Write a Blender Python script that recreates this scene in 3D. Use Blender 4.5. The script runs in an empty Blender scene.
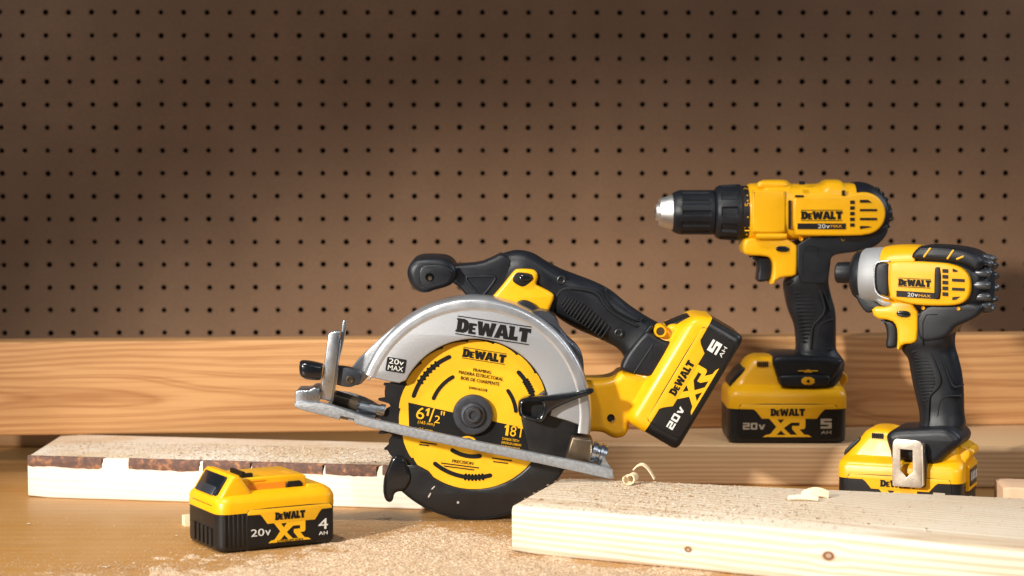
import bpy, bmesh, math, random
from math import sin, cos, pi, radians, sqrt, hypot, atan2
from mathutils import Vector, Matrix
from mathutils.geometry import tessellate_polygon

random.seed(7)
SC = bpy.context.scene
COL = SC.collection

# ------------------------------------------------------------------ camera, light, exposure
FPX = 2200.0
CAMZ = 0.338
PITCH = radians(4.28)
cam = bpy.data.cameras.new("camera")
cam.lens = FPX / 1024 * 36.0
cam.sensor_width = 36.0
cam.clip_start = 0.05
cam.clip_end = 60
cam.dof.use_dof = True
cam.dof.focus_distance = 1.86
cam.dof.aperture_fstop = 6.7
camo = bpy.data.objects.new("camera", cam)
camo.location = (0, 0, CAMZ)
camo.rotation_euler = (pi / 2 - PITCH, 0, 0)
COL.objects.link(camo)
SC.camera = camo
SC.view_settings.view_transform = 'Standard'
SC.view_settings.look = 'None'
SC.view_settings.exposure = 0.0
SC.view_settings.gamma = 1.0

W = bpy.data.worlds.new("World")
SC.world = W
W.use_nodes = True
W.node_tree.nodes["Background"].inputs[0].default_value = (0.55, 0.74, 1.0, 1)
W.node_tree.nodes["Background"].inputs[1].default_value = 0.075


def aim(o, target):
    o.rotation_euler = (Vector(target) - o.location).to_track_quat('-Z', 'Y').to_euler()


def spot(name, loc, target, energy, color, deg, blend, radius):
    l = bpy.data.lights.new(name, 'SPOT')
    l.energy = energy; l.color = color; l.spot_size = radians(deg); l.spot_blend = blend
    l.shadow_soft_size = radius
    o = bpy.data.objects.new(name, l); o.location = loc; COL.objects.link(o); aim(o, target)
    return o


def area(name, loc, target, energy, color, sx, sy):
    l = bpy.data.lights.new(name, 'AREA')
    l.energy = energy; l.color = color; l.shape = 'RECTANGLE'; l.size = sx; l.size_y = sy
    o = bpy.data.objects.new(name, l); o.location = loc; COL.objects.link(o); aim(o, target)
    return o


kl = spot("key_lamp", (-1.45, 0.10, 0.86), (0.07, 1.90, -0.068), 345, (1.0, 0.945, 0.86), 42, 0.85, 0.075)
kl.scale = (1, 0.60, 1)
spot("top_lamp", (-0.55, 1.25, 1.80), (0.06, 1.84, 0.0), 86, (1.0, 0.95, 0.88), 41, 0.9, 0.05)
area("fill_softbox", (0.5, 0.45, 1.45), (0.1, 1.95, 0.0), 1.5, (0.70, 0.84, 1.0), 0.7, 0.4)
spot("right_fill", (1.0, 0.45, 1.05), (0.30, 2.0, -0.02), 46, (1.0, 0.95, 0.9), 30, 1.0, 0.22)
area("rim_softbox", (1.35, 2.15, 0.85), (0.25, 1.95, 0.12), 5.0, (0.82, 0.9, 1.0), 0.3, 0.6)
area("side_strip", (-1.0, 1.85, 0.75), (-0.05, 1.9, 0.12), 2.0, (0.9, 0.95, 1.0), 0.12, 0.7)

# ------------------------------------------------------------------ projection tools
CAM = Vector((0, 0, CAMZ))
FW = Vector((0, cos(PITCH), -sin(PITCH)))
UP = Vector((0, sin(PITCH), cos(PITCH)))


def ray(px, py):
    return Vector((1, 0, 0)) * ((px - 512) / FPX) + UP * ((288 - py) / FPX) + FW


def at_y(px, py, Y):
    d = ray(px, py); return CAM + d * (Y / d.y)


def at_z(px, py, z):
    d = ray(px, py); return CAM + d * ((z - CAMZ) / d.z)


class Frame:
    """vertical working plane of one tool; X along the tool, Y away from us, Z up; origin on the root"""
    def __init__(s, px, py, Y, yaw=0.0, base=None):
        s.yaw = radians(yaw)
        s.O = at_y(px, py, Y)
        s.ex = Vector((cos(s.yaw), sin(s.yaw), 0)); s.ey = Vector((-sin(s.yaw), cos(s.yaw), 0))
        s.root = Vector(base) if base else s.O.copy()
        s.m = Y / FPX

    def pt(s, px, py, w=0.0):
        d = ray(px, py)
        p = s.O + s.ey * w
        t = (p - CAM).dot(s.ey) / d.dot(s.ey)
        q = CAM + d * t - s.root
        return Vector((q.dot(s.ex), w + (s.O - s.root).dot(s.ey), q.z))

    def scale(s, w):
        return (s.O.y + w) / FPX

    def uv(s, px, py, w):
        v = s.pt(px, py, w); return (v.x, v.z)

    def w0(s):
        return (s.O - s.root).dot(s.ey)


class LocalFrame:
    """flat design grid (battery drawing units) placed in a tool's own coordinates"""
    def __init__(s, bx, by, u, v, w, mx, mz, ang=0.0):
        s.b = (bx, by); s.o = (u, v, w); s.mx = mx; s.mz = mz; s.a = radians(ang); s.m = mz

    def pt(s, x, y, w=0.0):
        dx = (x - s.b[0]) * s.mx; dz = (s.b[1] - y) * s.mz
        return Vector((s.o[0] + dx * cos(s.a) - dz * sin(s.a), s.o[2] + w, s.o[1] + dx * sin(s.a) + dz * cos(s.a)))

    def uv(s, x, y, w=0.0):
        v = s.pt(x, y, w); return (v.x, v.z)

    def scale(s, w):
        return s.m

    def w0(s):
        return s.o[2]


# ------------------------------------------------------------------ objects and tags
def link(name, me, mat=None, parent=None):
    me.name = name
    o = bpy.data.objects.new(name, me)
    COL.objects.link(o)
    if mat is not None:
        for m in (mat if isinstance(mat, (list, tuple)) else [mat]):
            me.materials.append(m)
    if parent is not None:
        o.parent = parent
    return o


def tag(o, label=None, cat=None, group=None, kind=None):
    if label: o["label"] = label
    if cat: o["category"] = cat
    if group: o["group"] = group
    if kind: o["kind"] = kind
    return o


def empty(name, loc, yaw=0.0):
    o = bpy.data.objects.new(name, None); COL.objects.link(o)
    o.empty_display_size = 0.02
    o.location = loc; o.rotation_euler = (0, 0, yaw)
    return o


class MB:
    """collects geometry for ONE mesh object"""
    def __init__(s):
        s.v = []; s.f = []; s.mi = []

    def add(s, vs, fs, mi=0):
        n = len(s.v)
        s.v += [tuple(v) for v in vs]
        s.f += [tuple(i + n for i in f) for f in fs]
        s.mi += [mi] * len(fs)
        return s

    def build(s, name, mat, parent=None, sharp=38, fix=True):
        me = bpy.data.meshes.new(name)
        me.from_pydata(s.v, [], s.f)
        me.polygons.foreach_set("material_index", s.mi)
        if fix:
            bm = bmesh.new(); bm.from_mesh(me)
            bmesh.ops.remove_doubles(bm, verts=bm.verts, dist=1e-6)
            bmesh.ops.recalc_face_normals(bm, faces=bm.faces)
            bm.to_mesh(me); bm.free()
        if sharp:
            me.shade_smooth()
            me.set_sharp_from_angle(angle=radians(sharp))
        me.update()
        return link(name, me, mat, parent)


def chaikin(p, n=2, closed=True):
    for _ in range(n):
        q = []
        N = len(p)
        for i in range(N if closed else N - 1):
            a, b = p[i], p[(i + 1) % N]
            q.append((a[0] * .75 + b[0] * .25, a[1] * .75 + b[1] * .25))
            q.append((a[0] * .25 + b[0] * .75, a[1] * .25 + b[1] * .75))
        if not closed:
            q = [p[0]] + q + [p[-1]]
        p = q
    return p


def area2(p):
    return sum(p[i][0] * p[(i + 1) % len(p)][1] - p[(i + 1) % len(p)][0] * p[i][1] for i in range(len(p)))


def inset(p, d):
    N = len(p); out = []
    for i in range(N):
        a, b, c = p[i - 1], p[i], p[(i + 1) % N]
        e1 = Vector((b[0] - a[0], b[1] - a[1])); e2 = Vector((c[0] - b[0], c[1] - b[1]))
        if e1.length < 1e-9 or e2.length < 1e-9:
            out.append(b); continue
        e1.normalize(); e2.normalize()
        n = Vector((-e1.y - e2.y, e1.x + e2.x))
        if n.length < 1e-6: out.append(b); continue
        n.normalize()
        k = max(n.dot(Vector((-e1.y, e1.x))), 0.5)
        out.append((b[0] + n.x * d / k, b[1] + n.y * d / k))
    return out


def dedupe(p, eps=1e-6):
    q = [p[0]]
    for a in p[1:]:
        if hypot(a[0] - q[-1][0], a[1] - q[-1][1]) > eps: q.append(a)
    if hypot(q[0][0] - q[-1][0], q[0][1] - q[-1][1]) <= eps: q.pop()
    return q


def prism(mb, loops, w0, w1, bev=0.0, mi=0, seg=3, backbev=True):
    """loops: list of (u,v) outlines, first outer then holes (any direction); front at w0, back at w1; rounded rims"""
    L = []
    for k, p in enumerate(loops):
        p = dedupe(p)
        if (area2(p) > 0) != (k == 0): p = p[::-1]
        L.append(p)
    st = [(0, 0)] if bev <= 0 else [(bev * (1 - cos(t * pi / 2 / seg)), bev * (1 - sin(t * pi / 2 / seg))) for t in range(seg + 1)]
    # (inset, depth) from side (t=0: inset 0, depth bev) to cap (inset bev, depth 0)
    rings = []
    front = [(i, w0 + d) for i, d in st][::-1]
    back = [(i, w1 - d) for i, d in (st if backbev else [(0, 0)])]
    rings = front + back
    verts = []; faces = []
    idx = []
    for p in L:
        ir = []
        for ins, w in rings:
            q = inset(p, ins) if ins > 0 else p
            s = len(verts); verts += [(a[0], w, a[1]) for a in q]
            ir.append(s)
        idx.append((ir, len(p)))
        for r in range(len(rings) - 1):
            for i in range(len(p)):
                j = (i + 1) % len(p)
                faces.append((ir[r] + i, ir[r + 1] + i, ir[r + 1] + j, ir[r] + j))
    for which in (0, -1):
        polys = []; gi = []
        for ir, n in idx:
            s = ir[which]
            polys.append([Vector((verts[s + i][0], verts[s + i][2], 0)) for i in range(n)])
            gi += [s + i for i in range(n)]
        if len(polys) == 1 and False:
            faces.append(tuple(gi))
        else:
            for t in tessellate_polygon(polys):
                faces.append(tuple(gi[i] for i in t))
    mb.add(verts, faces, mi)


def slab(mb, F, pts, w0, w1, bev=0.0, ch=2, wp=None, holes=(), mi=0, seg=3):
    if wp is None: wp = w0
    o = F.w0()
    conv = lambda ps, c: [F.uv(x, y, wp) for x, y in (chaikin(ps, c) if c else ps)]
    loops = [conv(pts, ch)] + [conv(h, ch) for h in holes]
    prism(mb, loops, o + w0, o + w1, bev, mi, seg)


def circle(cx, cy, r, n=32, ry=None):
    return [(cx + r * cos(2 * pi * i / n), cy + (ry or r) * sin(2 * pi * i / n)) for i in range(n)]


def arc(cx, cy, r, a0, a1, n=24):
    """photo coordinates; angle measured counter-clockwise from +x with y up"""
    return [(cx + r * cos(radians(a0 + (a1 - a0) * i / n)), cy - r * sin(radians(a0 + (a1 - a0) * i / n))) for i in range(n + 1)]


def stroke(pts, w, cap=4):
    """polyline (open) -> outline with round ends"""
    L = []; R = []
    N = len(pts)
    for i in range(N):
        a = pts[max(i - 1, 0)]; b = pts[min(i + 1, N - 1)]
        dx, dy = b[0] - a[0], b[1] - a[1]; l = hypot(dx, dy) or 1
        nx, ny = -dy / l * w / 2, dx / l * w / 2
        L.append((pts[i][0] + nx, pts[i][1] + ny)); R.append((pts[i][0] - nx, pts[i][1] - ny))

    def capp(c, frm):
        a0 = atan2(frm[1] - c[1], frm[0] - c[0])
        return [(c[0] + w / 2 * cos(a0 - pi * k / cap), c[1] + w / 2 * sin(a0 - pi * k / cap)) for k in range(1, cap)]
    return L + capp(pts[-1], L[-1]) + R[::-1] + capp(pts[0], R[0])


def catmull(vals, sub):
    out = []
    N = len(vals)
    for i in range(N - 1):
        p0 = vals[max(i - 1, 0)]; p1 = vals[i]; p2 = vals[i + 1]; p3 = vals[min(i + 2, N - 1)]
        for k in range(sub):
            t = k / sub
            out.append([0.5 * ((2 * b) + (-a + c) * t + (2 * a - 5 * b + 4 * c - d) * t * t + (-a + 3 * b - 3 * c + d) * t ** 3)
                        for a, b, c, d in zip(p0, p1, p2, p3)])
    out.append(list(vals[-1]))
    return out


def superring(n, e):
    r = []
    for i in range(n):
        t = 2 * pi * i / n
        c, s = cos(t), sin(t)
        r.append((abs(c) ** (2 / e) * (1 if c >= 0 else -1), abs(s) ** (2 / e) * (1 if s >= 0 else -1)))
    return r


def bridge(mb, rings, mi=0, caps=True):
    n = len(rings[0]); vs = [v for r in rings for v in r]; fs = []
    for r in range(len(rings) - 1):
        for i in range(n):
            j = (i + 1) % n
            fs.append((r * n + i, r * n + j, (r + 1) * n + j, (r + 1) * n + i))
    if caps:
        fs.append(tuple(range(n))[::-1]); fs.append(tuple((len(rings) - 1) * n + i for i in range(n)))
    mb.add(vs, fs, mi)


def loft(mb, F, secs, wc, sub=4, n=40, ends=True, mi=0):
    """secs: (ax,ay, bx,by, halfdepth_m, exponent): the two silhouette points a and b in photo px, seen at depth wc"""
    S = catmull([list(map(float, s)) for s in secs], sub) if sub > 1 else [list(s) for s in secs]
    rings = []
    for (ax, ay, bx, by, hd, e) in S:
        A = F.pt(ax, ay, wc); B = F.pt(bx, by, wc)
        c = (A + B) / 2; h = (B - A) / 2
        rings.append([c + h * a + Vector((0, hd * b, 0)) for a, b in superring(n, e)])
    if ends:
        for k in (0, -1):
            R = rings[k]; R2 = rings[1 if k == 0 else -2]
            c = sum(R, Vector()) / n; d = c - sum(R2, Vector()) / n
            if d.length > 1e-9: d.normalize()
            rad = min((R[0] - c).length, (R[n // 4] - c).length)
            b = rad * (ends if ends is not True else 0.25)
            new = [[c + (p - c) * (1 - b * (1 - cos(t)) / rad) + d * b * sin(t) for p in R] for t in (pi / 8, pi / 4, 3 * pi / 8, pi / 2)]
            rings = (new[::-1] + rings) if k == 0 else (rings + new)
    bridge(mb, rings, mi)


def roundrect(x0, x1, y0, y1, r, n=5):
    r = min(r, (x1 - x0) / 2 - 1e-5, (y1 - y0) / 2 - 1e-5)
    out = []
    for cx, cy, a in ((x1 - r, y1 - r, 0), (x0 + r, y1 - r, 90), (x0 + r, y0 + r, 180), (x1 - r, y0 + r, 270)):
        for k in range(n + 1):
            t = radians(a + 90 * k / n); out.append((cx + r * cos(t), cy + r * sin(t)))
    return out


def rrloft(mb, F, secs, mi=0, sub=1):
    """stack of rounded rectangles along the drawing's vertical: (y, xl, xr, w0, w1, r) with w in metres"""
    S = catmull([list(map(float, s)) for s in secs], sub) if sub > 1 else secs
    rings = []
    o = F.w0()
    for (y, xl, xr, wa, wb, r) in S:
        ring = []
        m = F.m
        for (x, w) in roundrect(xl, xr, wa / m, wb / m, r / m if r < 0.5 else r):
            p = F.pt(x, y, 0); ring.append(Vector((p.x, o + w * m, p.z)))
        rings.append(ring)
    bridge(mb, rings, mi)


def lathe_u(mb, F, axis_y, prof, wc, n=48, mi=0, ribs=None, tilt=0.0):
    """revolve round the tool's long axis: prof = (px, radius px)"""
    rings = []
    sc = F.scale(wc)
    x0 = prof[0][0]
    for (x, r) in prof:
        c = F.pt(x, axis_y + (x - x0) * tilt, wc)
        ring = []
        for i in range(n):
            a = 2 * pi * i / n
            rr = r * sc
            if ribs: rr *= ribs(x, a)
            ring.append(c + Vector((0, rr * cos(a), rr * sin(a))))
        rings.append(ring)
    bridge(mb, rings, mi)


def disc(mb, F, cx, cy, prof, n=40, wp=0.0, mi=0):
    """revolve round the axis pointing at us: prof = (radius px, w m)"""
    rings = []
    c = F.pt(cx, cy, wp); sc = F.scale(wp); o = F.w0()
    for r, w in prof:
        rings.append([Vector((c.x + r * sc * cos(2 * pi * i / n), o + w, c.z + r * sc * sin(2 * pi * i / n))) for i in range(n)])
    bridge(mb, rings, mi)


def tube(mb, pts, r, n=10, mi=0, flat=1.0):
    """round bar through 3D points"""
    rings = []
    pts = [Vector(p) for p in pts]
    for i, p in enumerate(pts):
        d = (pts[min(i + 1, len(pts) - 1)] - pts[max(i - 1, 0)]).normalized()
        a = d.cross(Vector((0, 1, 0)))
        if a.length < 0.1: a = d.cross(Vector((0, 0, 1)))
        a.normalize(); b = d.cross(a)
        rr = r[i] if isinstance(r, (list, tuple)) else r
        rings.append([p + a * rr * cos(2 * pi * k / n) + b * rr * flat * sin(2 * pi * k / n) for k in range(n)])
    bridge(mb, rings, mi)


def box(mb, x0, x1, y0, y1, z0, z1, mi=0):
    v = [(x, y, z) for x in (x0, x1) for y in (y0, y1) for z in (z0, z1)]
    mb.add(v, [(0, 1, 3, 2), (4, 6, 7, 5), (0, 4, 5, 1), (2, 3, 7, 6), (0, 2, 6, 4), (1, 5, 7, 3)], mi)


# ------------------------------------------------------------------ lettering
G = {
    'D': (.68, [[(0, 0), (.40, 0), (.58, .08), (.67, .24), (.69, .5), (.67, .76), (.58, .92), (.40, 1), (0, 1), (0, .88), (.05, .86), (.05, .14), (0, .12)],
                [(.30, .24), (.36, .24), (.42, .32), (.43, .5), (.42, .68), (.36, .76), (.30, .76)]]),
    'E': (.52, [[(0, 0), (.52, 0), (.52, .2), (.25, .2), (.25, .41), (.45, .41), (.45, .59), (.25, .59), (.25, .8), (.52, .8), (.52, 1), (0, 1)]]),
    'W': (1.06, [[(0, 1), (.17, 0), (.43, 0), (.53, .45), (.63, 0), (.89, 0), (1.06, 1), (.80, 1), (.74, .46), (.64, .92), (.42, .92), (.32, .46), (.27, 1)]]),
    'A': (.80, [[(0, 0), (.25, 1), (.56, 1), (.82, 0), (.54, 0), (.50, .19), (.31, .19), (.28, 0)], [(.345, .38), (.465, .38), (.405, .74)]]),
    'L': (.54, [[(0, 0), (.53, 0), (.53, .30), (.30, .25), (.30, 1), (0, 1), (0, .88), (.05, .86), (.05, .14), (0, .12)]]),
    'T': (.66, [[(.18, 0), (.48, 0), (.48, .76), (.66, .70), (.66, 1), (0, 1), (0, .70), (.18, .76)]]),
}


def place(x0, y0, sx, sy, ang):
    a = radians(ang)
    return lambda p: (x0 + p[0] * sx * cos(a) - p[1] * sy * sin(a), y0 - p[0] * sx * sin(a) - p[1] * sy * cos(a))


def wordmark(mb, F, x0, y0, w, h, wz, ang=0, lines=True, th=0.0003, mi=0, wp=None):
    """the maker's word in heavy slab capitals; (x0,y0) = left end of the baseline in drawing px, w,h size in px"""
    seq = [('D', 1.0), ('E', .78), ('W', 1.0), ('A', 1.0), ('L', 1.0), ('T', 1.0)]
    gap = .045; tot = sum(G[c][0] * k for c, k in seq) + gap * 5 - .12
    sx = w / tot; T = place(x0, y0, sx, h, ang)
    x = 0; o = F.w0(); wp = wz if wp is None else wp
    for c, k in seq:
        gl = []
        for li, lp in enumerate(G[c][1]):
            lp = lp if area2(lp) > 0 else lp[::-1]
            gl.append(inset(lp, -.012 if li == 0 else .01))
        for_loops = [[T((x + a * k, b * k)) for a, b in lp] for lp in gl]
        prism(mb, [[F.uv(px, py, wp) for px, py in lp] for lp in for_loops], o + wz, o + wz + th, 0, mi)
        x += G[c][0] * k + gap - (.06 if c in 'AW' else 0)
    if lines:
        for (ya, yb) in ((1.12, 1.19), (-.19, -.12)):
            prism(mb, [[F.uv(*T((a, b)), wp) for a, b in ((0, ya), (tot, ya), (tot, yb), (0, yb))]], o + wz, o + wz + th, 0, mi)


BLK = {
    '5': [[(0, 0), (1, 0), (1, .63), (.30, .63), (.30, .77), (1, .77), (1, 1), (0, 1), (0, .41), (.70, .41), (.70, .22), (0, .22)]],
    '2': [[(0, 1), (1, 1), (1, .41), (.28, .41), (.28, .22), (1, .22), (1, 0), (0, 0), (0, .62), (.72, .62), (.72, .79), (0, .79)]],
    '0': [[(.08, 0), (.92, 0), (1, .1), (1, .9), (.92, 1), (.08, 1), (0, .9), (0, .1)], [(.28, .22), (.72, .22), (.72, .78), (.28, .78)]],
    'v': [[(0, .75), (.3, .75), (.5, .28), (.7, .75), (1, .75), (.64, 0), (.36, 0)]],
}


def blocks(mb, F, s, x0, y0, w, h, wz, th=.0003, gap=.18):
    cw = w / (len(s) + gap * (len(s) - 1)); x = x0; o = F.w0()
    for c in s:
        prism(mb, [[F.uv(x + a * cw, y0 - b * h, wz) for a, b in lp] for lp in BLK[c]], o + wz, o + wz + th, 0)
        x += cw * (1 + gap)


def text(mb, F, s, x0, y0, w, h, wz, ang=0, bold=.02, th=0.0003, mi=0, shear=0, wp=None):
    cu = bpy.data.curves.new("t", 'FONT'); cu.body = s; cu.size = 1.0; cu.offset = bold; cu.resolution_u = 3; cu.fill_mode = 'NONE'
    cu.shear = shear
    ob = bpy.data.objects.new("t", cu); COL.objects.link(ob)
    dg = bpy.context.evaluated_depsgraph_get()
    me = ob.evaluated_get(dg).to_mesh()
    # gather closed loops
    nb = {}
    for e in me.edges:
        a, b = e.vertices; nb.setdefault(a, []).append(b); nb.setdefault(b, []).append(a)
    seen = set(); loops = []
    for st in list(nb):
        if st in seen: continue
        lp = [st]; seen.add(st); cur = st
        while True:
            nx = [q for q in nb[cur] if q not in seen]
            if not nx: break
            cur = nx[0]; seen.add(cur); lp.append(cur)
        if len(lp) > 2: loops.append([(me.vertices[i].co.x, me.vertices[i].co.y) for i in lp])
    ob.evaluated_get(dg).to_mesh_clear()
    bpy.data.objects.remove(ob); bpy.data.curves.remove(cu)
    if not loops: return
    xs = [p[0] for l in loops for p in l]; ys = [p[1] for l in loops for p in l]
    mx0, mx1, my0, my1 = min(xs), max(xs), min(ys), max(ys)
    T = place(x0, y0, w / (mx1 - mx0), h / (my1 - my0), ang)
    o = F.w0(); wp = wz if wp is None else wp

    def inside(p, l):
        c = False; j = len(l) - 1
        for i in range(len(l)):
            if (l[i][1] > p[1]) != (l[j][1] > p[1]) and p[0] < (l[j][0] - l[i][0]) * (p[1] - l[i][1]) / (l[j][1] - l[i][1]) + l[i][0]: c = not c
            j = i
        return c
    depth = [sum(1 for m in loops if m is not l and inside(l[0], m)) for l in loops]
    for l, d in zip(loops, depth):
        if d % 2 == 0:
            hs = [m for m, dm in zip(loops, depth) if dm == d + 1 and inside(m[0], l)]
            prism(mb, [[F.uv(*T((p[0] - mx0, p[1] - my0)), wp) for p in q] for q in [l] + hs], o + wz, o + wz + th, 0, mi)


# ------------------------------------------------------------------ materials
def nodes(name):
    m = bpy.data.materials.new(name); m.use_nodes = True
    nt = m.node_tree
    return m, nt, nt.nodes["Principled BSDF"]


def nn(nt, typ, **kw):
    n = nt.nodes.new(typ)
    for k, v in kw.items():
        if k in n.inputs.keys() if isinstance(k, str) else False:
            n.inputs[k].default_value = v
        else:
            setattr(n, k, v)
    return n


def ramp(nt, fac, stops):
    r = nt.nodes.new("ShaderNodeValToRGB")
    while len(r.color_ramp.elements) > 1: r.color_ramp.elements.remove(r.color_ramp.elements[-1])
    e = r.color_ramp.elements[0]; e.position = stops[0][0]; e.color = (*stops[0][1], 1)
    for p, c in stops[1:]:
        e = r.color_ramp.elements.new(p); e.color = (*c, 1)
    nt.links.new(fac, r.inputs[0]); return r.outputs[0]


def gray(v): return (v, v, v)


def plastic(name, col, rough=.38, var=.12, bump=.04, bscale=2500, metal=0.0, spec=.5, dust=0.0, coat=0.0, cscale=45.0):
    m, nt, b = nodes(name); L = nt.links.new
    tc = nn(nt, "ShaderNodeTexCoord")
    n1 = nn(nt, "ShaderNodeTexNoise", Scale=float(cscale), Detail=6.0, Roughness=.65); L(tc.outputs["Object"], n1.inputs["Vector"])
    c = ramp(nt, n1.outputs["Fac"], [(.25, tuple(x * (1 - var) for x in col)), (.75, tuple(min(1, x * (1 + var)) for x in col))])
    n2 = nn(nt, "ShaderNodeTexNoise", Scale=float(bscale), Detail=3.0); L(tc.outputs["Object"], n2.inputs["Vector"])
    if dust > 0:
        n3 = nn(nt, "ShaderNodeTexNoise", Scale=900.0, Detail=4.0, Roughness=.7); L(tc.outputs["Object"], n3.inputs["Vector"])
        n4 = nn(nt, "ShaderNodeTexNoise", Scale=22.0, Detail=3.0); L(tc.outputs["Object"], n4.inputs["Vector"])
        mu = nn(nt, "ShaderNodeMath", operation='MULTIPLY'); L(n3.outputs["Fac"], mu.inputs[0]); L(n4.outputs["Fac"], mu.inputs[1])
        f = ramp(nt, mu.outputs[0], [(.36, gray(0)), (.44, gray(dust))])
        mx = nn(nt, "ShaderNodeMix", data_type='RGBA'); L(f, mx.inputs[0]); L(c, mx.inputs[6]); mx.inputs[7].default_value = (.55, .42, .28, 1)
        c = mx.outputs[2]
    L(c, b.inputs["Base Color"])
    r = ramp(nt, n1.outputs["Fac"], [(.3, gray(max(.05, rough - .07))), (.7, gray(rough + .08))]); L(r, b.inputs["Roughness"])
    b.inputs["Metallic"].default_value = metal
    b.inputs["Specular IOR Level"].default_value = spec
    b.inputs["Coat Weight"].default_value = coat
    bp = nn(nt, "ShaderNodeBump", Strength=bump, Distance=.001); L(n2.outputs["Fac"], bp.inputs["Height"]); L(bp.outputs[0], b.inputs["Normal"])
    return m


M = {}
M['yellow'] = plastic('yellow_plastic', (.84, .42, .003), .34, .05, .05, dust=.10)
M['yellow_paint'] = plastic('yellow_print', (.86, .45, .006), .45, .05, .03)
M['orange'] = plastic('amber_plastic', (.75, .25, .01), .45, .08, .03)
M['black'] = plastic('black_plastic', (.008, .008, .009), .38, .2, .08, dust=.10)
M['gloss'] = plastic('glossy_black_plastic', (.008, .009, .011), .16, .2, .03, coat=.3)
M['rubber'] = plastic('charcoal_rubber', (.009, .0105, .0145), .40, .2, .14, 3200, dust=.08, spec=.40)
M['panel'] = plastic('dark_label_and_vent_shade', (.010, .008, .007), .5, .2, .03, spec=.3)  # label black; also carries the painted shade of the vents
M['ink'] = plastic('black_ink', (.008, .008, .008), .6, .1, .01, spec=.2)
M['white_ink'] = plastic('white_ink', (.72, .70, .66), .5, .05, .01)
M['tan_ink'] = plastic('tan_ink', (.42, .36, .26), .5, .05, .01)
M['amber_ink'] = plastic('amber_ink', (.75, .35, .02), .5, .05, .01)
M['steel'] = plastic('zinc_steel', (.55, .58, .62), .30, .16, .10, 500, metal=1.0)
M['cast'] = plastic('cast_aluminium', (.40, .41, .43), .42, .11, .2, 1500, metal=.5, dust=.03, cscale=900)
M['shoe'] = plastic('painted_shoe', (.31, .325, .345), .46, .28, .3, 1200, metal=.5, dust=.12, cscale=420)
M['matte'] = plastic('matte_grip', (.010, .011, .013), .62, .2, .1, spec=.25)
M['band'] = plastic('cast_band', (.56, .57, .59), .32, .05, .15, 1500, metal=.75)
M['bright'] = plastic('bright_steel', (.78, .77, .75), .46, .05, .05, 600, metal=1.0)
M['darksteel'] = plastic('dark_steel', (.10, .11, .13), .36, .2, .12, 700, metal=.8)
M['sheen'] = plastic('silvery_black_plastic', (.09, .095, .105), .30, .1, .05, metal=.6)
M['gearcase'] = plastic('grey_gear_case', (.36, .37, .38), .55, .05, .2, 1500, metal=.35)
M['hole_shade'] = plastic('hole_shade_black', (.002, .002, .002), .9, .1, .01, spec=.1)
M['bronze'] = plastic('oily_steel', (.16, .12, .08), .35, .3, .10, 300, metal=.8)
M['blade'] = plastic('black_blade_steel', (.009, .009, .010), .42, .25, .1, 900, spec=.35)
M['clip'] = plastic('satin_clip_steel', (.66, .58, .48), .36, .12, .1, 500, metal=.8)


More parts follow.
